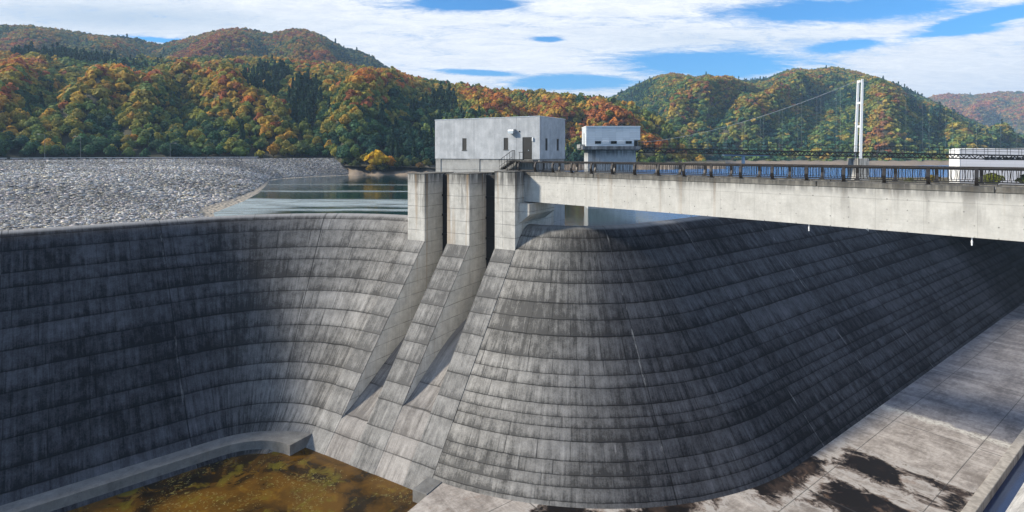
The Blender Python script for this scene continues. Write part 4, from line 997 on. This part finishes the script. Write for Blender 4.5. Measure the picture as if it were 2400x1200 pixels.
PAL = np.array([(.50, .190, .042), (.37, .14, .054), (.48, .295, .052), (.30, .26, .054), (.16, .205, .056), (.062, .130, .060), (.032, .084, .058)])
def crown_proto(nleaf, kind, seed, size):
    rg = np.random.default_rng(seed); C, Nn = [], []
    if kind == 'conifer':
        for i in range(nleaf):
            h = rg.random()**.8; r = (1-h)*.62+.04; a = rg.uniform(0, 6.283)
            C.append((r*math.cos(a), r*math.sin(a), -1+h*3.0)); Nn.append((math.cos(a), math.sin(a), .55))
    else:
        lum = [(0, 0, .35, .62)]+[(.52*math.cos(a), .52*math.sin(a), rg.uniform(-.25, .35), rg.uniform(.38, .52)) for a in np.linspace(0, 6.283, 7)[:-1]+rg.uniform(0, 1)]
        for i in range(nleaf):
            L = lum[rg.integers(len(lum))]; v = rg.normal(size=3); v /= np.linalg.norm(v)
            if v[2] < -.35: v[2] = -v[2]
            C.append((L[0]+v[0]*L[3], L[1]+v[1]*L[3], L[2]+v[2]*L[3])); Nn.append(v+np.array((0, 0, .15)))
    C = np.array(C); Nn = np.array(Nn)+rg.normal(size=(nleaf, 3))*.38; Nn /= np.linalg.norm(Nn, axis=1)[:, None]
    h = rg.normal(size=(nleaf, 3)); A = np.cross(Nn, h); A /= np.linalg.norm(A, axis=1)[:, None]; B = np.cross(Nn, A)
    sz = (size*rg.uniform(.7, 1.35, nleaf))[:, None]
    q = np.stack([C-A*sz-B*sz*.7, C+A*sz-B*sz*.7, C+A*sz*.7+B*sz, C-A*sz*.8+B*sz], 1)     # n,4,3
    core = CV2*(np.array((.30, .30, 1.1)) if kind == 'conifer' else np.array((.72, .72, .62)))+(np.array((0, 0, .2)) if kind == 'conifer' else np.array((0, 0, .1)))
    V = np.concatenate([q.reshape(-1, 3), core]); Q = np.concatenate([np.arange(nleaf*4).reshape(-1, 4), CQ2+nleaf*4])
    tj = np.concatenate([rg.uniform(.72, 1.28, nleaf), np.full(len(CQ2), .9)])
    return V, Q, tj
def forest(name, P, rad, hgt, colr, con, nleaf, size, label, cat='forest'):
    Vs, Qs, Ts = [], [], []; off = 0
    protos = {k: [crown_proto(nleaf, k, 50+i, size) for i in range(7)] for k in ('broad', 'conifer')}
    pid = rng.integers(0, 7, len(P))
    for kind, mk in (('broad', ~con), ('conifer', con)):
        for pi in range(7):
            idx = np.where(mk & (pid == pi))[0]
            if not len(idx): continue
            V, Q, tj = protos[kind][pi]; n = len(idx); a = rng.uniform(0, 6.283, n); ca, sa = np.cos(a)[:, None], np.sin(a)[:, None]
            r = rad[idx][:, None]; h = hgt[idx][:, None]
            W = np.stack([(V[None, :, 0]*ca-V[None, :, 1]*sa)*r, (V[None, :, 0]*sa+V[None, :, 1]*ca)*r, V[None, :, 2]*h], -1)+P[idx][:, None]
            Vs.append(W.reshape(-1, 3)); Qs.append((Q[None]+(np.arange(n)*len(V))[:, None, None]+off).reshape(-1, 4)); off += n*len(V)
            Ts.append((colr[idx][:, None, :]*tj[None, :, None]).reshape(-1, 3))
    return tag(quads_object(name, np.concatenate(Vs), np.concatenate(Qs), lf, np.concatenate(Ts)), label, cat, kind='stuff')
def lownoise(x, y, s):
    return (np.sin(x/s+1.3*np.sin(y/s*.7+s))+np.sin(y/s*1.3+1.7*np.sin(x/s*.6))+np.sin((x+y)/s*.53+2))/3
def colours(hill, xt, P, warm=0.0):
    n = len(xt); cr = hill.crest(xt[:, 0], np.clip(xt[:, 1], 0, 1)); cr = cr/(cr.max()+1e-6)
    v = .55*lownoise(P[:, 0], P[:, 1], 37.)+.42*lownoise(P[:, 0]+99, P[:, 1]*1.3, 13.)+cr*1.0+rng.normal(size=n)*.36+warm-.36  # spurs warm, hollows dark green: ridge light and shade put into crown colours
    idx = np.clip(np.floor(3.2-v*2.6+.5), 0, 6).astype(int)
    return PAL[idx]*rng.uniform(.8, 1.2, (n, 1))*rng.uniform(.92, 1.08, (n, 3)), idx

# near hill
xt = hillA.points(4.8, 1.03, .0); P = hillA.at(xt[:, 0], xt[:, 1])
low = np.clip((.24-xt[:, 1])*4, 0, .8)+.55*((xt[:, 0] > 790) & (xt[:, 0] < 1030) & (xt[:, 1] < .34)); colr, idx = colours(hillA, xt, P, -low+.22)
def inpoly(xt, boxes):
    m = np.zeros(len(xt), bool)
    for (xc, tc_, rx, rt) in boxes: m |= ((xt[:, 0]-xc)/rx)**2+((xt[:, 1]-tc_)/rt)**2 < 1
    return m
grove = inpoly(xt, [(715, .30, 40, .22), (610, .45, 45, .16), (150, .93, 130, .10), (1040, .52, 30, .16), (640, .62, 40, .1)])
con = (grove & (rng.random(len(xt)) < .85)) | ((idx == 6) & (rng.random(len(xt)) < .35))
colr[con] = np.array((.024, .056, .032))*rng.uniform(.8, 1.3, (con.sum(), 1))
rad = rng.uniform(1.8, 3.2, len(xt))*np.where(rng.random(len(xt)) < .12, 1.35, 1); rad[con] *= .9; hgt = rad*rng.uniform(.9, 1.25, len(xt)); hgt[con] = rad[con]*1.35
P[:, 2] += hgt*.55+1.0
vis = (xt[:, 1] < 1.03)
# the nearest crowns are trees of their own
app = np.where(vis & (xt[:, 0] > -20) & (xt[:, 0] < 1640) & (xt[:, 1] < .16), rad/P[:, 1], 0)
app[(xt[:, 0] > 1025) & (xt[:, 0] < 1330)] = 0
near = np.argsort(-app)[:290]; near = near[app[near] > 0]
mask = np.ones(len(xt), bool); mask[near] = False
forest('near_forest', P[mask], rad[mask], hgt[mask], colr[mask], con[mask], 60, .26, 'dense orange and green autumn wood covering the near hill')
PROT = {}
def tree_mesh(kind, i):
    key = (kind, i)
    if key not in PROT:
        V, Q, tj = crown_proto(300, kind, 200+i, .125)
        o = quads_object('crown', V, Q, lf, np.repeat(tj[:, None], 3, 1)); PROT[key] = o.data; bpy.data.objects.remove(o)
    return PROT[key]
tk = MB()
tk.bar((0, 0, -1.9), (.03, .02, -.2), .075, 7, .05)
for a in (0, 2.1, 4.2): tk.bar((.02, .01, -.7), (.42*math.cos(a), .42*math.sin(a), .15), .035, 5, .015)
_o = tk.build('trunk', bark); TRUNK = _o.data; bpy.data.objects.remove(_o)
NAMES = ['orange', 'rust red', 'yellow', 'olive yellow', 'olive green', 'dark green', 'deep green']
def tree(name, p, r, h, col, kind, label, cat, group=None, trunk=True, i=None):
    o = bpy.data.objects.new(name, None); COL.objects.link(o); o.location = (p[0], p[1], p[2]-1.6*h); o.empty_display_size = .5
    a = random.uniform(0, 6.28)
    c_ = bpy.data.objects.new('crown', tree_mesh(kind, random.randrange(5) if i is None else i)); COL.objects.link(c_); c_.parent = o
    c_.location = (0, 0, 1.6*h); c_.scale = (r, r, h); c_.rotation_euler = (0, 0, a); c_.color = (*col, 1)
    if trunk:
        k_ = bpy.data.objects.new('trunk', TRUNK); COL.objects.link(k_); k_.parent = o
        k_.location = (0, 0, 1.6*h); k_.scale = (r, r, h); k_.rotation_euler = (0, 0, a)
    return tag(o, label, cat, group)
for i in near:
    x = xt[i, 0]
    where = 'behind the embankment crest' if x < 790 else ('left of the gatehouse' if x < 1030 else 'beyond the intake tower')
    nm = NAMES[idx[i]]
    tree('conifer_tree' if con[i] else 'broadleaf_tree', P[i], rad[i], hgt[i], colr[i], 'conifer' if con[i] else 'broad',
         ('dark pointed conifer' if con[i] else nm+' broadleaf tree')+' at the hill foot '+where, 'tree',
         (('dark conifers' if con[i] else nm+' trees')+' at the hill foot '+where))
# back hills
def far_forest(hill, name, spacing, r0, r1, nleaf, size, warm, label, tmin=0.0, tone=(1, 1, 1)):
    xt = hill.points(spacing, 1.04, tmin); P = hill.at(xt[:, 0], xt[:, 1]); colr, idx = colours(hill, xt, P, warm); colr = colr*np.array(tone)  # tone tints distant crowns bluer, haze painted into their colour
    con = (idx == 6) & (rng.random(len(xt)) < .2); rad = rng.uniform(r0, r1, len(xt)); hgt = rad*rng.uniform(.8, 1.1, len(xt)); hgt[con] *= 1.15; rad[con] *= .9
    P[:, 2] += hgt*.5
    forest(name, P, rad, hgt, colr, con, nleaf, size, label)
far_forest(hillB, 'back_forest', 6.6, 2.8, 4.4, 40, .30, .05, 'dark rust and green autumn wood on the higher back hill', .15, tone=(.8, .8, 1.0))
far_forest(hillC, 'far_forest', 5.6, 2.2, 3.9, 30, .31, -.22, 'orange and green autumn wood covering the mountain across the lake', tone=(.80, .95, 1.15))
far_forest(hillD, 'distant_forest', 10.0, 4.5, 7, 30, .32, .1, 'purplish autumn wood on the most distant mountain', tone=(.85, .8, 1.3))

# the trees and bushes on the near shore left of the gatehouse
def at_px(px, py, d): return ((px-CX)/F*d, d, CZ+(HY-py)*d/F)
SH = [(884, 377, 236, 5.2, 4.6, (.66, .42, .030), 'big golden yellow tree on the shore left of the gatehouse'), (914, 383, 240, 3.2, 3.2, (.55, .25, .035), 'orange tree on the shore right of the golden tree'),
      (858, 372, 244, 2.6, 2.4, (.20, .17, .03), 'olive yellow shore tree just left of the golden tree'), (868, 396, 233, 2.0, 1.9, (.30, .20, .03), 'small yellow bush at the water edge under the golden tree'),
      (832, 388, 240, 3.0, 2.2, (.075, .095, .03), 'dark green bush at the end of the embankment'), (812, 379, 246, 2.4, 2.0, (.06, .085, .03), 'green bush by the top corner of the embankment'),
      (842, 374, 248, 2.4, 2.2, (.13, .13, .035), 'pale olive bush behind the dark green bush'), (898, 393, 235, 2.8, 2.0, (.07, .08, .03), 'low green bush right of the small yellow bush'),
      (930, 385, 241, 2.4, 3.0, (.11, .13, .04), 'light green upright shrub right of the orange tree'), (944, 381, 243, 2.2, 3.2, (.08, .11, .04), 'green upright shrub between two lighter shrubs'),
      (955, 386, 241, 2.0, 2.8, (.12, .14, .045), 'pale green upright shrub nearest the first pier'), (972, 383, 246, 2.8, 2.8, (.07, .10, .04), 'round green shrub behind the first pier'),
      (1000, 384, 246, 2.8, 2.6, (.16, .15, .04), 'yellow green shrub beside the gatehouse wall'), (985, 390, 240, 2.2, 1.8, (.18, .11, .04), 'small brownish bush low behind the first pier')]
for px, py, d_, r, h, col, lab in SH:
    tree('shore_tree' if 'tree' in lab.split(' on ')[0].split(' just')[0] else 'shore_bush', at_px(px, py, d_), r, h, col, 'broad', lab, 'tree' if h > 3 else 'bush')
for px, py, d_, r, col, lab in ((2135, 428, 92, 1.0, (.16, .17, .03), 'low yellow green bush left of the pale shore building'), (2185, 421, 95, 1.1, (.22, .17, .035), 'ochre bush near the left corner of the shore building'),
                            (2325, 424, 88, 1.6, (.17, .19, .03), 'yellow green bush in front of the shore building wall'), (2405, 424, 84, 1.3, (.12, .15, .03), 'green bush in front of the shore building at the picture edge')):
    tree('bank_bush', at_px(px, py, d_), r, r*.8, col, 'broad', lab, 'bush')

# ------------------------------------------------------------------ air
hz = bpy.data.materials.new('hazy_air'); hz.use_nodes = True; tt_ = hz.node_tree; tt_.nodes.clear()
ho = tt_.nodes.new('ShaderNodeOutputMaterial'); hv = tt_.nodes.new('ShaderNodeVolumePrincipled')
hv.inputs['Color'].default_value = (.48, .70, 1, 1); hv.inputs['Density'].default_value = .00020
tt_.links.new(hv.outputs[0], ho.inputs['Volume'])
q = MB(); q.box(-4000, 4000, -300, 5000, -31, 420)
tag(q.build('haze', hz), 'thin blue haze over the lake and mountains', 'haze', kind='stuff')
